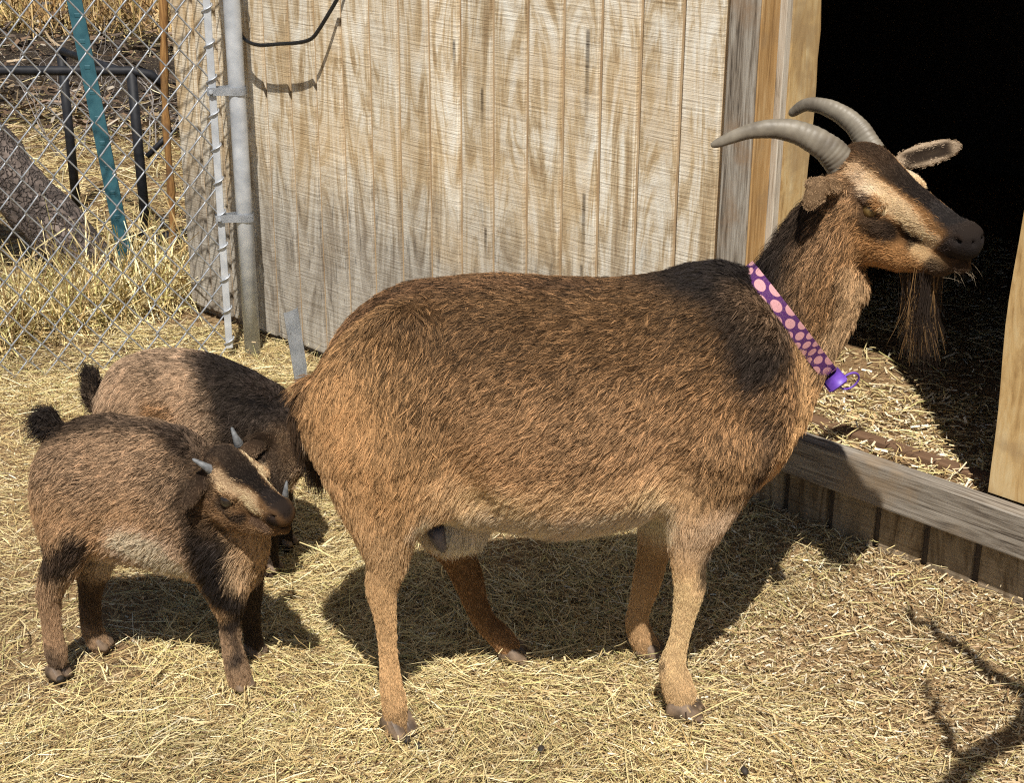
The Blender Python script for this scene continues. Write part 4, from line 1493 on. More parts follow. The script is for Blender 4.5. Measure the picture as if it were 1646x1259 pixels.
HDi = np.linalg.inv(HD)
def doe_coat(P, N):
    n = len(P)
    W = doe.weights(P, ['torso', 'neck', 'head', 'muzzle', 'leg', 'udder', 'tail', 'ear'])
    wt, wn_, wh, wm, wl, wu, wta, we = W
    hi_ = wl * sstep(P[:, 2], .25, .43)          # the upper leg wears the body's coat
    wt, wl = wt + hi_, wl - hi_
    nz = vnoise(P, 9, 1) - .5
    Pw = P + 0.035 * np.stack([vnoise(P, 14, 2) - .5, vnoise(P, 14, 3) - .5, vnoise(P, 14, 4) - .5], 1)
    near = -1.0
    def S(*a): return [L(*v) for v in a]
    strokes = [
        (S((600, 640, -.1), (640, 760, -.12), (620, 840, -.1)), .10, .06, WARM, .8),
        (S((600, 640, .1), (640, 760, .12), (700, 840, .1)), .10, .06, WARM, .8),
        (S((560, 720, -.07), (585, 800, -.10), (600, 860, -.11)), .05, .035, TAN, .75),
        (S((760, 700, -.17), (960, 720, -.18), (1080, 720, -.16)), .07, .06, (0.36, .22, .115), .6),
        (S((700, 800, -.13), (850, 815, -.15), (1000, 805, -.14), (1085, 790, -.12)), .040, .035, TAN, .85),
        (S((700, 800, .13), (850, 815, .15), (1000, 805, .14), (1085, 790, .12)), .040, .035, TAN, .85),
        (S((690, 830, -.06), (850, 848, -.08), (960, 850, -.07), (1060, 825, -.07)), .050, .03, CREAM, .9),
        (S((690, 840, .04), (850, 850, .04), (960, 850, .04), (1060, 825, .04)), .085, .03, CREAM, .9),
        (S((680, 790, -.11), (668, 830, -.12)), .02, .018, CREAM, .75),
        # dorsal line
        (S((560, 520, 0), (650, 448, 0), (800, 434, 0), (960, 441, 0), (1100, 416, 0)), .035, .035, (.09, .048, .026), .8),
        # black saddle over the withers, running down the shoulder
        (S((1120, 420, 0), (1165, 425, 0), (1200, 470, 0)), .080, .035, BLACK, .97),
        (S((1155, 425, -.03), (1185, 470, -.065), (1198, 520, -.085), (1205, 575, -.095)), .058, .022, BLACK, .95),
        (S((1200, 550, -.10), (1216, 620, -.10), (1222, 700, -.10), (1198, 765, -.11)), .030, .022, DARK, .85),
        (S((1165, 430, .05), (1190, 500, .10), (1215, 640, .10)), .036, .025, BLACK, .9),
        # chest front and elbow
        (S((1290, 560, -.04), (1296, 640, -.04), (1272, 720, -.05), (1235, 770, -.06)), .032, .025, (.46, .28, .13), .85),
        (S((1150, 800, -.11), (1120, 840, -.12), (1100, 880, -.11)), .030, .02, TAN, .7),
        # neck
        (S((1230, 480, -.08), (1300, 400, -.08)), .05, .04, (.29, .185, .11), .6),
        (S((1340, 560, -.03), (1385, 500, -.03), (1390, 455, -.03)), .034, .025, (.40, .27, .15), .8),
        (S((1190, 440, 0), (1225, 385, 0), (1262, 335, 0), (1285, 305, 0)), .050, .022, BLACK, .95),
        # legs
        (S((1108, 945, -.09), (1095, 1010, -.09), (1085, 1110, -.09)), .06, .03, (.64, .445, .24), .9),
        (S((1045, 900, .09), (1030, 960, .09), (1036, 1040, .09)), .06, .03, (.50, .32, .165), .88),
        (S((620, 930, -.1), (622, 1040, -.1), (636, 1170, -.1)), .06, .03, (.47, .305, .155), .9),
        (S((720, 880, .1), (765, 970, .1), (815, 1040, .1)), .07, .03, (.36, .20, .095), .9),
        (S((1132, 880, -.10), (1126, 935, -.10)), .018, .012, DARK, .85),
        (S((1060, 1060, -.09), (1050, 1085, -.09)), .012, .01, DARK, .7),
        (S((655, 900, -.12), (648, 960, -.12)), .014, .012, (.5, .34, .2), .6),
        (S((700, 850, -.06), (712, 875, -.05)), .022, .014, DARK, .8),
        (S((735, 845, -.04), (770, 860, -.03)), .035, .02, (.85, .74, .58), .9),
        # tail: black with a cream side
        (S((500, 640, 0), (496, 700, 0), (508, 750, 0)), .028, .014, BLACK, .85),
        (S((516, 690, -.03), (528, 735, -.04)), .016, .012, CREAM, .8),
    ]
    # darker along the back, paler down the flank
    up_ = sstep(P[:, 2] + .03 * nz, .54, .70)
    dn_ = 1 - sstep(P[:, 2] + .05 * nz, .36, .54)
    C = paint(Pw, BROWN, [])
    C = C * (1 - .42 * up_ * wt)[:, None]
    C = C + (np.array((.385, .240, .120)) - C) * (dn_ * .65)[:, None]
    for pts_, r_, so_, co_, op_ in strokes:
        m_ = (1 - sstep(seg_dist(Pw, pts_), r_ - so_, r_ + so_)) * op_
        C = C + (np.asarray(co_, float) - C) * m_[:, None]
    under = sstep(-N[:, 2], -.02, .34) * wt * (1 - sstep(P[:, 2], .37, .42)) * sstep(P[:, 0], -.20, -.12) * (1 - sstep(P[:, 0], .24, .30))
    C = C + (np.array((.80, .605, .425)) - C) * (under * .92)[:, None]
    wht = wu * sstep(P[:, 0], L(712, 850, 0)[0], L(735, 850, 0)[0])
    C = C + (np.array((.84, .68, .53)) - C) * (wht * .95)[:, None]
    # face, in head space
    H = (P @ HDi[:3, :3].T + HDi[:3, 3]) / q
    Hw = H + 0.010 * np.stack([vnoise(H, 40, 5) - .5, vnoise(H, 40, 6) - .5, vnoise(H, 40, 7) - .5], 1)
    Hw[:, 1] = np.abs(Hw[:, 1])
    fs = [
        ([(.03, .05, -.09), (.11, .035, -.10)], .045, .02, (.36, .19, .075), .9),
        ([(.00, .03, -.01), (.005, .05, -.05)], .025, .015, (.26, .13, .055), .9),
        ([(.020, .040, -.010), (.049, .041, -.012), (.085, .036, -.022), (.12, .033, -.030), (.160, .029, -.042)], .0150, .004, (.86, .63, .38), .97),
        ([(.030, .044, -.012), (.055, .046, -.016)], .011, .007, (.78, .66, .49), .8),
        ([(.035, .050, -.034), (.062, .053, -.030)], .010, .006, GREY, .85),
        ([(.072, .051, -.062), (.100, .045, -.058), (.130, .039, -.058), (.142, .037, -.060)], .0140, .004, BLACK, .97),
        ([(.01, 0, .006), (.06, 0, .002), (.11, 0, -.001), (.16, 0, -.003)], .0215, .004, BLACK, .98),
        ([(-.02, 0, .0), (.01, 0, .01)], .034, .014, (.045, .026, .016), .9),
        ([(.16, 0, .0), (.205, 0, -.012)], .027, .007, (.034, .030, .030), .95),
        ([(.205, .0, -.028), (.195, .02, -.032)], .022, .006, (.040, .034, .034), .95),
        ([(.150, .03, -.066), (.185, .022, -.066)], .010, .005, (.56, .39, .21), .8),
        ([(.066, .0520, -.046)], .0165, .0045, (.035, .028, .026), .85),
        ([(.222, 0, -.046), (.208, .0215, -.0475), (.188, .0275, -.0515), (.163, .030, -.0575)], .0042, .0014, BLACK, .95),
        ([(.208, .006, -.066), (.185, .01, -.076)], .020, .006, (.05, .036, .028), .9),
    ]
    CF = paint(Hw, (.32, .17, .068), fs)
    wf = np.clip(wh + wm, 0, 1)[:, None]
    C = C * (1 - wf) + CF * wf
    ce = np.tile(np.array((.30, .20, .115)), (n, 1))
    E_ = (P - EF[:3, 3]) @ EF[:3, :3]
    inn = (1 - sstep(np.abs(E_[:, 1]), .007, .013)) * (1 - sstep(np.abs(E_[:, 0]), el * .30, el * .42)) * sstep(E_[:, 2], -.003, .002) * sstep(P[:, 1], .02, .04)
    ce = ce + (np.array((.045, .035, .03)) - ce) * (inn * .9)[:, None]
    rim = (1 - inn) * sstep(E_[:, 2], -.002, .003) * sstep(P[:, 1], .02, .04)
    ce = ce + (np.array((.50, .42, .32)) - ce) * (rim * .6)[:, None]
    C = C * (1 - we[:, None]) + ce * we[:, None]
    # patches of darker and paler hair
    C = C * (1 + 0.6 * nz)[:, None]
    C = C * (1 + .40 * sstep(C.mean(1), .16, .34))[:, None]
    C = C / np.maximum(1, C.max(1, keepdims=True) / .85)
    root = C * (np.array((.60, .56, .52)) + .28 * sstep(C.mean(1), .25, .5)[:, None])
    tip = np.clip(C * 1.25, 0, .97)
    # comb
    side = np.sign(P[:, 1])[:, None]
    bx = P[:, 0]
    d_t = np.tile(np.array((-1.0, 0, -0.55)), (n, 1))
    haunch = np.maximum(sstep(-bx, .10, .26), hi_)
    d_t[:, 0] += haunch * .65
    d_t[:, 2] -= haunch * .55
    low = 1 - sstep(P[:, 2], .30, .46)
    d_t[:, 2] -= low * .8
    d_n = np.tile(np.array((-.55, 0, -.9)), (n, 1))
    d_h = np.tile(-HD[:3, 0] * 1.0 - HD[:3, 2] * .35, (n, 1))
    d_l = np.tile(np.array((0.05, 0, -1.0)), (n, 1))
    ddir = (wt[:, None] * d_t + wn_[:, None] * d_n + (wh + wm)[:, None] * d_h + wl[:, None] * d_l
            + wu[:, None] * np.array((0, 0, -1.)) + wta[:, None] * np.array((0.1, 0, -1.))
            + we[:, None] * np.where(P[:, 1:2] > 0, far_tip - far_base, nr_mid - nr_base) * 8)
    ddir = ddir + 0.5 * (np.stack([vnoise(P, 22, 8), vnoise(P, 22, 9), vnoise(P, 22, 10)], 1) - .5)
    ln = .0180 * wt + .0195 * wn_ + .0075 * wh + .003 * wm + .0060 * wl + .03 * wu + .045 * wta + .0038 * we
    ln = ln + wt * low * .010
    mane = (1 - sstep(seg_dist(P, S((1190, 440, 0), (1225, 385, 0), (1262, 335, 0))), .02, .06)) * wn_
    ln = ln + .018 * mane
    ln = ln + .008 * wh * sstep(-H[:, 2], .100, .125)
    legz = np.clip((P[:, 2] - .0) / .35, 0, 1)
    ln = ln + wl * .008 * sstep(P[:, 2], .20, .36)
    bare = sstep(H[:, 0], .188, .202) * wf[:, 0] * (1 - sstep(-H[:, 2], .040, .050))
    ln = ln * (1 - .75 * bare)
    eyed = np.linalg.norm(np.c_[H[:, 0] - .066, np.abs(H[:, 1]) - .050, H[:, 2] + .046], axis=1)
    ln = ln * (1 - .8 * (1 - sstep(eyed, .008, .020)) * wf[:, 0])
    lift = .30 * wt + .34 * wn_ + .20 * wh + .2 * wm + .26 * wl + .6 * wu + .3 * wta + .3 * we + .35 * mane
    rad = .00030 * wt + .00030 * wn_ + .00026 * wh + .00024 * wm + .00028 * wl + .0004 * wu + .0004 * wta + .0003 * we
    dens = wt + wn_ * 1.1 + wh * 3.0 + wm * 3.0 + wl * 2.2 + wu + wta * 1.2 + we * 2.0
    dens = dens * (1 - .93 * bare) * np.where(P[:, 1] > 0.06, .55, 1.0)
    clump = np.clip(.60 * wt + .6 * wn_ + .35 * wh + .2 * wm + .3 * wl + .5 * wu + .5 * wta + .3 * we, 0, 1)
    return dict(root=root, tip=tip, dir=ddir, len=ln, lift=lift, rad=rad, dens=dens, clump=clump, vary=1.0 * wt + 1.0 * wn_ + .40 * (wh + we + wta + wu) + .3 * wm + .40 * wl)

FURQ = 1.0
doe_root, dV, dQ, dN = finish_body(doe, 'adult_goat', 'large brown horned goat with purple polka-dot collar and long beard', DOE_LOC, DOE_YAW,
                                   doe_coat, int(80000 * FURQ), 7, 3, .0030)
# horns
for nm, pts, r0, r1, lab in (('horn', [L(1362, 276, .02), L(1328, 237, .02), L(1272, 210, .03), L(1210, 210, .04), L(1143, 234, .055)], .0250, .0065, 0),
                             ('horn', [L(1404, 246, .05), L(1376, 203, .075), L(1338, 176, .10), L(1298, 168, .125), L(1269, 184, .15)], .0200, .0065, 0)):
    link(nm, horn_mesh(nm, pts, r0, r1), HORN, doe_root, smooth=True)
# eyes
for s in (-1, 1):
    c = xf(HD, hp(.066, .0455 * s, -.046))
    bm = bmesh.new()
    bmesh.ops.create_uvsphere(bm, u_segments=24, v_segments=16, radius=.0122)
    me = bpy.data.meshes.new('eye'); bm.to_mesh(me); bm.free()
    e = link('eye', me, EYE, doe_root, smooth=True)
    e.location = c
    bm = bmesh.new()
    bmesh.ops.create_uvsphere(bm, u_segments=16, v_segments=10, radius=.005 * q)
    for v in bm.verts:
        v.co.x *= 1.3; v.co.y *= .45; v.co.z *= .6
    me = bpy.data.meshes.new('pupil'); bm.to_mesh(me); bm.free()
    p = link('pupil', me, PUPIL, e, smooth=True)
    p.matrix_local = Matrix.LocRotScale(Vector(HD[:3, 1] * s * .0095), Matrix(HD[:3, :3].tolist()).to_quaternion(), None)
# hooves
for (px, py, dy, hd, ln_, wd, ht) in ((641, 1181, -.10, -.9, .052, .044, .034), (826, 1047, .10, -.35, .050, .044, .030),
                                     (1100, 1124, -.09, -.25, .060, .054, .034), (1045, 1047, .09, -.3, .050, .046, .032)):
    f = L(px, py, dy)
    hoof_pair(doe_root, (f[0], f[1], 0.004), hd, ln_, wd, ht)
# teat
t0 = L(699, 848, -.055)
link('teat', tube_mesh('teat', [t0, t0 + np.array((.004, 0, -.018)), t0 + np.array((.010, -.002, -.034)), t0 + np.array((.013, -.002, -.042))],
                       [.014, .0125, .0085, .003], 14), UDDER, doe_root, smooth=True)
# beard, tail tuft, whiskers
rg = np.random.default_rng(8)
n = 3800
u = rg.random(n)
br = np.array([xf(HD, hp(.116 + .056 * a, .009 * rg.normal(), -.106 + .026 * a + .012 * rg.random())) for a in u])
lock = np.floor(u * 9 + rg.normal(size=n) * .25)
lk = np.array([[math.sin(v * 2.3) * .10, math.sin(v * 3.7 + 1) * .08, 0] for v in lock])
bd = unit(np.tile(np.array((.10, -.03, -1.0)), (n, 1)) + lk + .035 * rg.normal(size=(n, 3)) + np.array((.40, -.25, 0)) * (0.50 - u)[:, None])
tone = rg.random(n) + .25 * np.sin(lock * 2.9)
bc = np.where((tone < .80)[:, None], np.array(DARK) * 1.0, np.array((.34, .20, .085)))
bl = (.040 + .125 * rg.random(n) ** .9) * (1 - .85 * np.abs(u - .58)) * (1 + .12 * np.sin(lock * 5))
free_hairs('beard', br, bd, bl, bc, doe_root, FUR, rad=.00036, droop=.05, nseg=7, seed=3, curl=.06)
n = 1100
a = rg.random(n)
tr = np.array([L(*(np.array((503, 640)) * (1 - w) + np.array((506, 738)) * w), 0) for w in a]) + rg.normal(size=(n, 3)) * .008
td = unit(np.tile(np.array((.06, 0, -1.0)), (n, 1)) + .16 * rg.normal(size=(n, 3)))
tc_ = np.where((rg.random(n) < .75)[:, None], np.array(BLACK), np.array((.10, .05, .022)))
free_hairs('tail_hair', tr, td, .030 + .032 * rg.random(n), tc_, doe_root, FUR, rad=.0005, droop=.15, seed=4)
n = 26
wr = np.array([xf(HD, hp(.190 + .020 * rg.random(), .014 * rg.normal(), -.062 - .010 * rg.random())) for _ in range(n)])
wd = unit(HD[:3, 0] + np.array((.3, -.2, -.5)) + .7 * rg.normal(size=(n, 3)))
free_hairs('whiskers', wr, wd, .014 + .014 * rg.random(n), np.tile(np.array((.5, .4, .28)), (n, 1)), doe_root, FUR, rad=.00013, droop=.2, seed=6)
# ------------------------------------------------------------------ the two kids
def kid_head_extras(root, HD, hp, s, horns, parent_eye=True):
    for pts, r0 in horns:
        link('horn', horn_mesh('horn', pts, r0, .0022, flat=.85, rings=5, ridge=.02, n=20, sides=14), KIDHORN, root, smooth=True)
    for g in (-1, 1):
        bm = bmesh.new()
        bmesh.ops.create_uvsphere(bm, u_segments=20, v_segments=14, radius=.0150 * s)
        me = bpy.data.meshes.new('eye'); bm.to_mesh(me); bm.free()
        e = link('eye', me, KIDEYE, root, smooth=True)
        e.location = xf(HD, hp(.066, .0462 * g, -.0455))

KIDEYE = noise_mat('kid_eye', (0.012, 0.009, 0.007), (0.03, 0.022, 0.016), scale=90, rough=0.08, bump=0.0, spec=0.6)

def kid_face(H):
    Hw = H + 0.010 * np.stack([vnoise(H, 40, 5) - .5, vnoise(H, 40, 6) - .5, vnoise(H, 40, 7) - .5], 1)
    Hw[:, 1] = np.abs(Hw[:, 1])
    fs = [
        ([(.03, .05, -.09), (.10, .035, -.10)], .045, .02, (.30, .17, .08), .9),
        ([(-.02, .02, -.01), (.005, .045, -.03)], .03, .015, (.030, .022, .018), .9),
        ([(.030, .038, -.010), (.060, .041, -.010), (.09, .036, -.014), (.125, .030, -.024), (.150, .026, -.036)], .0150, .005, (.86, .63, .38), .97),
        ([(.066, .0520, -.046)], .0165, .0045, (.030, .024, .022), .85),
        ([(.062, .052, -.062), (.085, .047, -.070), (.110, .041, -.072)], .0135, .005, DARK, .94),
        ([(-.01, 0, .006), (.04, 0, .003), (.06, 0, .001)], .0270, .005, BLACK, .98),
        ([(.06, 0, .001), (.11, 0, .0), (.16, 0, -.003)], .0185, .005, BLACK, .97),
        ([(.15, 0, -.004), (.205, 0, -.012)], .020, .006, (.045, .036, .033), .95),
        ([(.205, .0, -.028), (.195, .02, -.032)], .020, .006, (.060, .046, .042), .95),
        ([(.140, .03, -.066), (.185, .022, -.066)], .012, .005, (.22, .145, .10), .8),
        ([(.222, 0, -.046), (.208, .0215, -.0475), (.188, .0275, -.0515), (.163, .030, -.0575)], .0042, .0014, BLACK, .95),
    ]
    return paint(Hw, (.32, .19, .09), fs)

def kid_coat_fn(body, L, HD, s, m, strokes, base, fur_len, ear_dir, tail_pts, near_dens=.7):
    inv = np.linalg.inv(HD)

    def coat(P, N):
        n = len(P)
        wt, wn_, wh, wm, wl, wta, we = body.weights(P, ['torso', 'neck', 'head', 'muzzle', 'leg', 'tail', 'ear'])
        hi_ = wl * sstep(P[:, 2], .12, .24)
        wt, wl = wt + hi_, wl - hi_
        nz = vnoise(P, 16, 21) - .5
        Pw = P + 0.022 * np.stack([vnoise(P, 24, 2) - .5, vnoise(P, 24, 3) - .5, vnoise(P, 24, 4) - .5], 1)
        C = paint(Pw, base, strokes)
        H = (P @ inv[:3, :3].T - inv[:3, :3] @ np.zeros(3) + inv[:3, 3]) / s
        xx = H[:, 0].copy()
        H[:, 0] = np.where(xx < .08, xx, .08 + (xx - .08) / m)
        CF = kid_face(H)
        wf = np.clip(wh + wm, 0, 1)[:, None]
        C = C * (1 - wf) + CF * wf
        C = C * (1 - we[:, None]) + np.array((.060, .040, .026)) * we[:, None]
        C = C * (1 - wta[:, None]) + np.array(BLACK) * wta[:, None]
        C = C * (1 + 0.6 * nz)[:, None]
        C = C * (1 + .30 * sstep(C.mean(1), .10, .30))[:, None]
        C = C / np.maximum(1, C.max(1, keepdims=True) / .85)
        low = 1 - sstep(P[:, 2], .20, .30)
        d_t = np.tile(np.array((-1.0, 0, -0.50)), (n, 1))
        d_t[:, 2] -= low * .9
        hau = sstep(-P[:, 0], .06, .16)
        d_t[:, 0] += hau * .5
        d_t[:, 2] -= hau * .5
        d_h = np.tile(-HD[:3, 0] - HD[:3, 2] * .2, (n, 1))
        dd = (wt[:, None] * d_t + wn_[:, None] * np.array((-.5, 0, -.8)) + wf * d_h + wl[:, None] * np.array((.05, 0, -1.))
              + wta[:, None] * unit(tail_pts[-1] - tail_pts[0]) + we[:, None] * ear_dir)
        dd = dd + 0.6 * (np.stack([vnoise(P, 30, 8), vnoise(P, 30, 9), vnoise(P, 30, 10)], 1) - .5)
        ln = fur_len * (wt + .85 * wn_) + .0060 * wh + .0025 * wm + .0085 * wl + .024 * wta + .0035 * we
        ln = ln + wl * .012 * sstep(P[:, 2], .12, .24) + wt * low * .008
        bare = sstep(H[:, 0], .182, .196) * wf[:, 0] * (1 - sstep(-H[:, 2], .040, .050))
        ln = ln * (1 - .75 * bare)
        eyed = np.linalg.norm(np.c_[H[:, 0] - .066, np.abs(H[:, 1]) - .050, H[:, 2] + .046], axis=1)
        ln = ln * (1 - .85 * (1 - sstep(eyed, .009, .022)) * wf[:, 0])
        lift = .32 * (wt + wn_) + .20 * wh + .2 * wm + .34 * wl + .18 * wta + .25 * we
        rad = .00032 * (wt + wn_) + .00026 * wh + .00022 * wm + .00028 * wl + .0004 * wta + .00026 * we
        dens = wt + wn_ + wh * 2.4 + wm * 2.4 + wl * 1.6 + wta * 1.5 + we * 1.6
        dens = dens * (1 - .93 * bare) * np.where(P[:, 1] > .05, near_dens, 1.0)
        cl = np.clip(.62 * (wt + wn_) + .3 * (wh + wm) + .45 * wl + .5 * wta + .3 * we, 0, 1)
        return dict(root=C * np.array((.56, .51, .48)), tip=np.clip(C * 1.35, 0, 1), dir=dd, len=ln, lift=lift, rad=rad,
                    dens=dens, clump=cl, vary=1.0 * (wt + wn_) + .35 * (1 - wt - wn_))
    return coat

def tuft(root, roots, direction, length, seed, spread=.3, n=700, jitter=.008, droop=.1):
    rg = np.random.default_rng(seed)
    a = rg.random(n)
    roots = np.asarray(roots)
    i = np.minimum((a * (len(roots) - 1)).astype(int), len(roots) - 2)
    f = a * (len(roots) - 1) - i
    R = roots[i] * (1 - f)[:, None] + roots[i + 1] * f[:, None] + rg.normal(size=(n, 3)) * jitter
    D = unit(np.asarray(direction, float) + spread * rg.normal(size=(n, 3)))
    c = np.tile(np.array(BLACK), (n, 1))
    free_hairs('tail_hair', R, D, length * (.6 + .6 * rg.random(n)), c, root, FUR, rad=.0005, droop=droop, seed=seed)

KBASE = (0.275, 0.182, 0.110)
# --- kid in front, looking back at the camera
KA_LOC, KA_YAW = (-.60, 2.265, 0), -.06
LA = plane_fn(KA_LOC, KA_YAW)
ka = Body(0.0034)
rowsA = [(66, 725, 835, .040), (85, 698, 872, .070), (120, 673, 890, .080), (165, 662, 898, .090), (220, 666, 906, .096), (270, 676, 918, .096),
         (310, 692, 930, .088), (345, 722, 940, .078), (375, 770, 935, .058), (395, 820, 920, .035)]
ka.loft('torso', torso_sections(LA, rowsA, fur=.010), k=.02)
def legK(body, LL, rows, k=.016):
    smooth_chain(body, 'leg', [LL(a, b, c) for a, b, c, r in rows], [r for *_, r in rows], k)
ka.ell('torso', LA(105, 810, -.05), (.052, .034, .085), k=.03)
ka.ell('torso', LA(115, 810, .05), (.052, .034, .085), k=.03)
ka.ell('torso', LA(335, 850, -.055), (.050, .030, .080), k=.03)
ka.ell('torso', LA(360, 850, .045), (.045, .030, .075), k=.03)
legK(ka, LA, [(112, 850, -.05, .040), (105, 890, -.052, .031), (90, 925, -.052, .0215), (80, 955, -.052, .0175), (82, 990, -.052, .0150),
              (85, 1020, -.052, .0150), (89, 1042, -.052, .0165), (92, 1058, -.052, .0155)])
legK(ka, LA, [(150, 870, .045, .040), (150, 910, .045, .028), (146, 945, .045, .0195), (145, 980, .045, .0165), (148, 1008, .045, .0165),
              (155, 1026, .045, .0170), (160, 1034, .045, .016)])
legK(ka, LA, [(345, 880, -.06, .040), (358, 925, -.062, .033), (366, 960, -.062, .0255), (369, 990, -.062, .0180), (371, 1025, -.062, .0150),
              (376, 1055, -.062, .0165), (382, 1078, -.062, .0185), (385, 1090, -.062, .018)])
legK(ka, LA, [(385, 880, .04, .036), (398, 940, .04, .024), (402, 980, .04, .0165), (405, 1012, .04, .0135), (408, 1034, .04, .0145)])
ka.chain('neck', [LA(325, 810, -.01), LA(350, 800, -.03), LA(368, 785, -.055)], [.078, .062, .050], k=.03)
ka.chain('neck', [LA(385, 905, -.02), LA(395, 870, -.045), LA(400, 840, -.06)], [.040, .036, .030], k=.03)
tA = [LA(94, 706), LA(86, 690), LA(82, 676)]
ka.chain('tail', tA, [.016, .016, .011], k=.012)
CU = np.array((0, math.sin(PITCH), math.cos(PITCH)))     # camera up, camera back: how the kid holds its face to the viewer
CB = np.array((0, -math.cos(PITCH), math.sin(PITCH)))
def rotz(v, a):
    c, s = math.cos(a), math.sin(a)
    return np.array((v[0] * c - v[1] * s, v[0] * s + v[1] * c, v[2]))
HA = pose(KA_LOC, KA_YAW, (-.4393, 2.1686, .4334), (.7446, -.5238, -.4137), (.2054, -.4099, .8887))
SA = .782
hpA = add_head(ka, HA, SA, m=.75, lid=.72)
earA_b, earA_t = LA(322, 768, -.095), LA(304, 806, -.115)
EA = frame((earA_b + earA_t) / 2, earA_t - earA_b, (-.5, -.8, .1))
ka.ell('ear', (0, 0, 0), (.032, .016, .0065), k=.008, frame=EA)
earA2_b, earA2_t = LA(392, 728, -.03), LA(415, 716, .0)
EA2 = frame((earA2_b + earA2_t) / 2, earA2_t - earA2_b, (0, -.8, .6))
ka.ell('ear', (0, 0, 0), (.030, .014, .0060), k=.008, frame=EA2)
def SAx(*a): return [LA(*v) for v in a]
strokesA = [
    (SAx((90, 830, -.07), (140, 860, -.08), (200, 850, -.1)), .05, .04, (.36, .225, .12), .7),
    (SAx((110, 675, 0), (200, 662, 0), (290, 680, 0)), .034, .02, (.030, .021, .016), .85),
    (SAx((205, 880, -.09), (235, 895, -.09), (270, 915, -.08)), .038, .02, (.78, .595, .43), .94),
    (SAx((205, 900, 0), (290, 930, 0)), .06, .03, (.55, .43, .30), .9),
    (SAx((305, 690, -.03), (318, 735, -.07), (318, 800, -.09), (330, 880, -.095), (352, 950, -.09)), .032, .014, BLACK, .96),
    (SAx((305, 690, 0), (340, 740, 0)), .05, .02, DARK, .8),
    (SAx((345, 870, -.09), (366, 940, -.09), (374, 990, -.08)), .028, .012, BLACK, .94),
    (SAx((325, 940, -.08), (345, 980, -.08)), .016, .012, (.40, .25, .13), .8),
    (SAx((375, 1010, -.08), (378, 1060, -.08)), .010, .006, (.035, .028, .026), .85),
    (SAx((395, 840, -.06), (412, 870, -.06), (400, 910, -.05)), .034, .02, (.50, .33, .18), .9),
    (SAx((380, 900, -.08), (392, 925, -.08)), .018, .012, (.46, .32, .19), .9),
    (SAx((410, 880, .0), (400, 940, .02)), .03, .02, DARK, .9),
    (SAx((72, 885, -.06), (100, 895, -.08), (120, 885, -.085)), .028, .012, (.022, .016, .014), .95),
    (SAx((85, 950, -.05), (90, 1060, -.05)), .035, .02, (.30, .19, .11), .8),
    (SAx((148, 930, .04), (145, 980, .04)), .025, .012, (.075, .045, .028), .8),
    (SAx((85, 1045, -.06), (92, 1062, -.06)), .014, .01, (.06, .045, .035), .8),
    (SAx((400, 960, .04), (408, 1040, .04)), .03, .01, DARK, .9),
]
ka_coat = kid_coat_fn(ka, LA, HA, SA, .75, strokesA, KBASE, .017, unit(earA_t - earA_b), tA)
ka_root, kV, kQ, kN = finish_body(ka, 'kid_goat', 'small dark-striped kid goat in front, its horned face turned towards the viewer', KA_LOC, KA_YAW,
                                  ka_coat, int(34000 * FURQ), 7, 13, .0028)
ka_root['group'] = 'kid goats beside the large goat'
kid_head_extras(ka_root, HA, hpA, SA, [([LA(340, 756, -.105), LA(330, 750, -.112), LA(309, 738, -.110)], .0085),
                                       ([LA(384, 715, -.065), LA(379, 704, -.070), LA(372, 687, -.068)], .0082)])
for (px, py, dy, hd) in ((92, 1066, -.052, -.5), (163, 1040, .045, -.2), (388, 1098, -.062, -.7), (410, 1046, .04, -.4)):
    f = LA(px, py, dy)
    hoof_pair(ka_root, (f[0], f[1], .003), hd, .034, .034, .024)
tuft(ka_root, tA, (-.42, -.05, .72), .050, 31, spread=.15, n=1900, jitter=.0065, droop=.75)

# --- kid behind, grazing
KB_LOC, KB_YAW = (-.585, 2.685, 0), -.22
LB = plane_fn(KB_LOC, KB_YAW)
kb = Body(0.0036)
rowsB = [(166, 625, 740, .045), (190, 584, 780, .078), (230, 562, 796, .094), (275, 557, 803, .104), (330, 563, 806, .104), (380, 582, 808, .098),
         (420, 603, 806, .088), (450, 628, 795, .070), (470, 660, 775, .048)]
kb.loft('torso', torso_sections(LB, rowsB, fur=.009), k=.02)
kb.ell('torso', LB(205, 700, -.055), (.052, .034, .085), k=.03)
kb.ell('torso', LB(205, 700, .055), (.052, .034, .085), k=.03)
legK(kb, LB, [(205, 750, -.055, .042), (200, 800, -.055, .028), (185, 850, -.055, .018), (188, 900, -.055, .0155), (193, 925, -.055, .016)])
legK(kb, LB, [(215, 750, .055, .042), (212, 780, .055, .028), (200, 815, .055, .018), (205, 850, .055, .0155), (210, 872, .055, .016)])
legK(kb, LB, [(425, 750, -.05, .040), (430, 810, -.052, .026), (432, 850, -.052, .0165), (434, 895, -.052, .0145), (437, 925, -.052, .016)])
legK(kb, LB, [(440, 740, .05, .038), (450, 790, .052, .024), (455, 830, .052, .0155), (458, 862, .052, .0145), (460, 874, .052, .016)])
kb.chain('neck', [LB(425, 690, -.01), LB(450, 705, -.035), LB(455, 735, -.06)], [.075, .058, .046], k=.03)
pollB, noseB = LB(452, 738, -.10), LB(449, 890, -.15)
HB = frame(pollB, noseB - pollB, rotz(np.array((.55, -.75, .35)), -KB_YAW))
SB = .72
hpB = add_head(kb, HB, SB, m=.82, lid=.8)
e1b, e1t = LB(440, 712, -.085), LB(408, 706, -.13)
EB = frame((e1b + e1t) / 2, e1t - e1b, (.1, -.85, .5))
kb.ell('ear', (0, 0, 0), (.036, .015, .0062), k=.008, frame=EB)
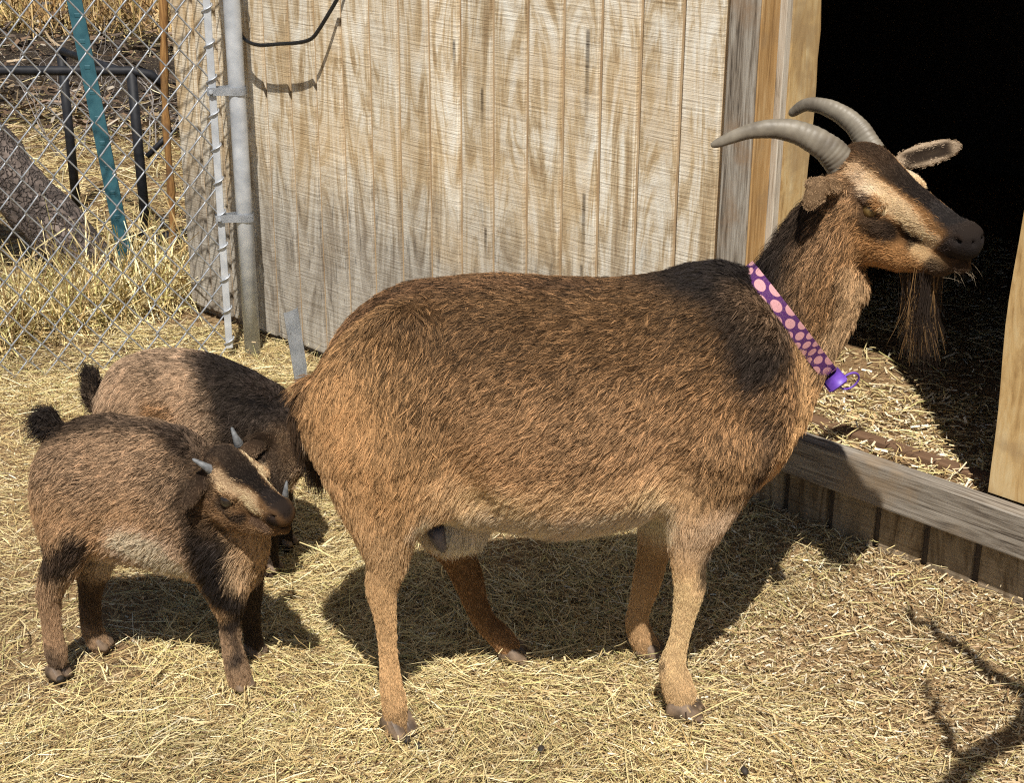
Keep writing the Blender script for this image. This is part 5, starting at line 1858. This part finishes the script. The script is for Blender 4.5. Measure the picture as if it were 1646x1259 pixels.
e2b, e2t = LB(462, 735, -.08), LB(474, 762, -.055)
EB2 = frame((e2b + e2t) / 2, e2t - e2b, (.3, -.85, .2))
kb.ell('ear', (0, 0, 0), (.028, .014, .0062), k=.008, frame=EB2)
tB = [LB(160, 652), LB(150, 635), LB(147, 612)]
kb.chain('tail', tB, [.016, .016, .012], k=.012)
def SBx(*a): return [LB(*v) for v in a]
strokesB = [
    (SBx((200, 640, -.1), (290, 640, -.11)), .06, .05, (.36, .24, .145), .6),
    (SBx((240, 662, -.1), (268, 668, -.1)), .022, .018, (.24, .125, .05), .8),
    (SBx((385, 590, 0), (395, 680, -.09), (400, 780, -.08)), .062, .025, BLACK, .95),
    (SBx((420, 610, 0), (460, 660, 0), (470, 700, -.03)), .065, .022, BLACK, .95),
    (SBx((350, 572, 0), (420, 600, 0)), .05, .02, DARK, .9),
    (SBx((385, 590, .03), (400, 700, .1)), .06, .025, BLACK, .9),
    (SBx((448, 700, -.10), (460, 730, -.10)), .026, .018, (.20, .125, .068), .85),
    (SBx((430, 760, -.06), (436, 930, -.05)), .03, .012, DARK, .9),
    (SBx((450, 780, .05), (460, 880, .05)), .03, .012, DARK, .9),
]
kb_coat = kid_coat_fn(kb, LB, HB, SB, .82, strokesB, (.29, .205, .135), .0145, unit(e1t - e1b), tB, .6)
kb_root, *_ = finish_body(kb, 'kid_goat', 'small black-shouldered kid goat grazing with head down behind the other kid', KB_LOC, KB_YAW,
                          kb_coat, int(26000 * FURQ), 7, 17, .0028)
kb_root['group'] = 'kid goats beside the large goat'
kid_head_extras(kb_root, HB, hpB, SB, [([LB(458, 808, -.135), LB(459, 792, -.145), LB(461, 773, -.14)], .0095),
                                       ([LB(424, 812, -.16), LB(420, 796, -.17), LB(416, 780, -.165)], .0095)])
for (px, py, dy, hd) in ((195, 933, -.055, 0), (212, 882, .055, 0), (440, 933, -.052, -.3), (463, 882, .052, -.3)):
    f = LB(px, py, dy)
    hoof_pair(kb_root, (f[0], f[1], .003), hd, .030, .032, .017)
tuft(kb_root, tB, (-.12, 0, .8), .040, 37, spread=.14, n=1500, jitter=.006, droop=.15)
# ------------------------------------------------------------------ collar
def collar_mat():
    m, nt, b = new_mat('collar_webbing')
    uv = nt.nodes.new('ShaderNodeUVMap')
    mp = nt.nodes.new('ShaderNodeMapping'); mp.inputs['Scale'].default_value = (1, 1, 1)
    nt.links.new(uv.outputs[0], mp.inputs['Vector'])
    vo = nt.nodes.new('ShaderNodeTexVoronoi'); vo.inputs['Scale'].default_value = 1.0; vo.inputs['Randomness'].default_value = 0.0
    vo.voronoi_dimensions = '2D'
    nt.links.new(mp.outputs[0], vo.inputs['Vector'])
    d = mapr(nt, vo.outputs['Distance'], .385, .405, 1, 0)
    col = mixc(nt, d, (.085, .012, .13), (.72, .36, .38))
    wv = nnoise(nt, uv.outputs[0], 9.0, 5)
    col = mixc(nt, mapr(nt, wv, .45, .75, 0, .45), col, (.30, .20, .17))
    nt.links.new(col, b.inputs['Base Color'])
    b.inputs['Roughness'].default_value = .75
    w1 = nt.nodes.new('ShaderNodeTexWave'); w1.inputs['Scale'].default_value = 12
    nt.links.new(uv.outputs[0], w1.inputs['Vector'])
    bump(nt, b, w1.outputs['Fac'], .5, .0006)
    return m
COLLAR = collar_mat()
PURPLE = noise_mat('purple_plastic', (.11, .045, .34), (.16, .07, .44), scale=120, rough=.45, bump=0, spec=.5)
L = plane_fn(DOE_LOC, DOE_YAW)
# plane of the collar: through the nape, the throat and square to the neck
pa, pb_ = L(1212, 446, 0), L(1332, 600, 0)
cen = (pa + pb_) / 2
axU = unit(pb_ - pa)
axV = np.array((0.0, 1.0, 0.0))
axN = unit(np.cross(axU, axV))
# fit to the fur: march out from the centre until clear of the body
def body_d(P):
    D = np.full(len(P), 9.0)
    for g, k, fn, a, b, sign in doe.prims:
        if g in ('torso', 'neck', 'head') and sign > 0:
            D = smin(D, fn(P[:, 0], P[:, 1], P[:, 2]), k)
    return D
nA = 120
ring = []
R = np.linspace(.02, .2, 240)
for k in range(nA):
    a = 2 * math.pi * k / nA
    dr = axU * math.cos(a) + axV * math.sin(a)
    D = body_d(cen + dr * R[:, None])
    i = int(np.argmax(D > .0045))
    ring.append(min(R[i], .115))
ring = np.array(ring)
for _ in range(6):
    ring = (np.roll(ring, 1) + ring * 2 + np.roll(ring, -1)) / 4
HWID = .0135
V, Fs, UV = [], [], []
arc = 0
for k in range(nA + 1):
    a = 2 * math.pi * (k % nA) / nA
    dr = axU * math.cos(a) + axV * math.sin(a)
    for j, (o_, th) in enumerate(((-HWID, 0), (HWID, 0), (HWID, .0022), (-HWID, .0022))):
        V.append(cen + dr * (ring[k % nA] + th) + axN * o_)
peri = 2 * math.pi * ring.mean()
cells = round(peri / .0185 / 2) * 2
me = bpy.data.meshes.new('collar_band')
faces, uvs = [], []
for k in range(nA):
    for j in range(4):
        a, b_ = k * 4 + j, k * 4 + (j + 1) % 4
        faces.append((a, b_, b_ + 4, a + 4))
        f0, f1 = k / nA * cells, (k + 1) / nA * cells
        vj = {0: 0.0, 1: 1.46, 2: 1.46, 3: 0.0}
        uvs.append(((f0, vj[j]), (f0, vj[(j + 1) % 4]), (f1, vj[(j + 1) % 4]), (f1, vj[j])))
me.from_pydata([tuple(v) for v in V], [], faces)
uvl = me.uv_layers.new(name='UVMap')
i = 0
for u4 in uvs:
    for (u_, v_) in u4:
        # rows of dots offset like a packed pattern
        uvl.data[i].uv = (u_ * .7071 * 1.0 - v_ * .7071 + .13, u_ * .7071 + v_ * .7071 + .13)
        i += 1
me.update()
collar = empty('goat_collar', DOE_LOC, DOE_YAW)
tag(collar, "purple collar with pink polka dots around the large goat's neck", 'collar')
link('collar_band', me, COLLAR, collar)
tb = cen + axU * (ring[0] + .006)
tb = tb + np.array((0, -.022, 0))
# buckle: a curved plastic clasp, and a loop ring
bm = bmesh.new()
bmesh.ops.create_cube(bm, size=1)
for v_ in bm.verts:
    v_.co = Vector((v_.co.x * .033, v_.co.y * .056, v_.co.z * .0075))
bmesh.ops.bevel(bm, geom=list(bm.edges), offset=.0030, segments=3, affect='EDGES')
bm2 = bpy.data.meshes.new('buckle'); bm.to_mesh(bm2); bm.free()
bk = link('buckle', bm2, PURPLE, collar, smooth=True)
MB = np.eye(4)
MB[:3, 0], MB[:3, 1], MB[:3, 2], MB[:3, 3] = axN, axV, unit(np.cross(axN, axV)), tb
bk.matrix_local = Matrix(MB.tolist())
pts = [(.016 * math.cos(a), 0, .016 * math.sin(a)) for a in np.linspace(0, 2 * math.pi, 28)]
rp = tb + np.array((.022, -.008, .0))
rgm = tube_mesh('ring', pts, .0017, 8, cap=False)
ro = link('ring', rgm, PURPLE, collar, smooth=True)
ro.location = rp
ro.rotation_euler = (0.35, 0.2, 0.35)
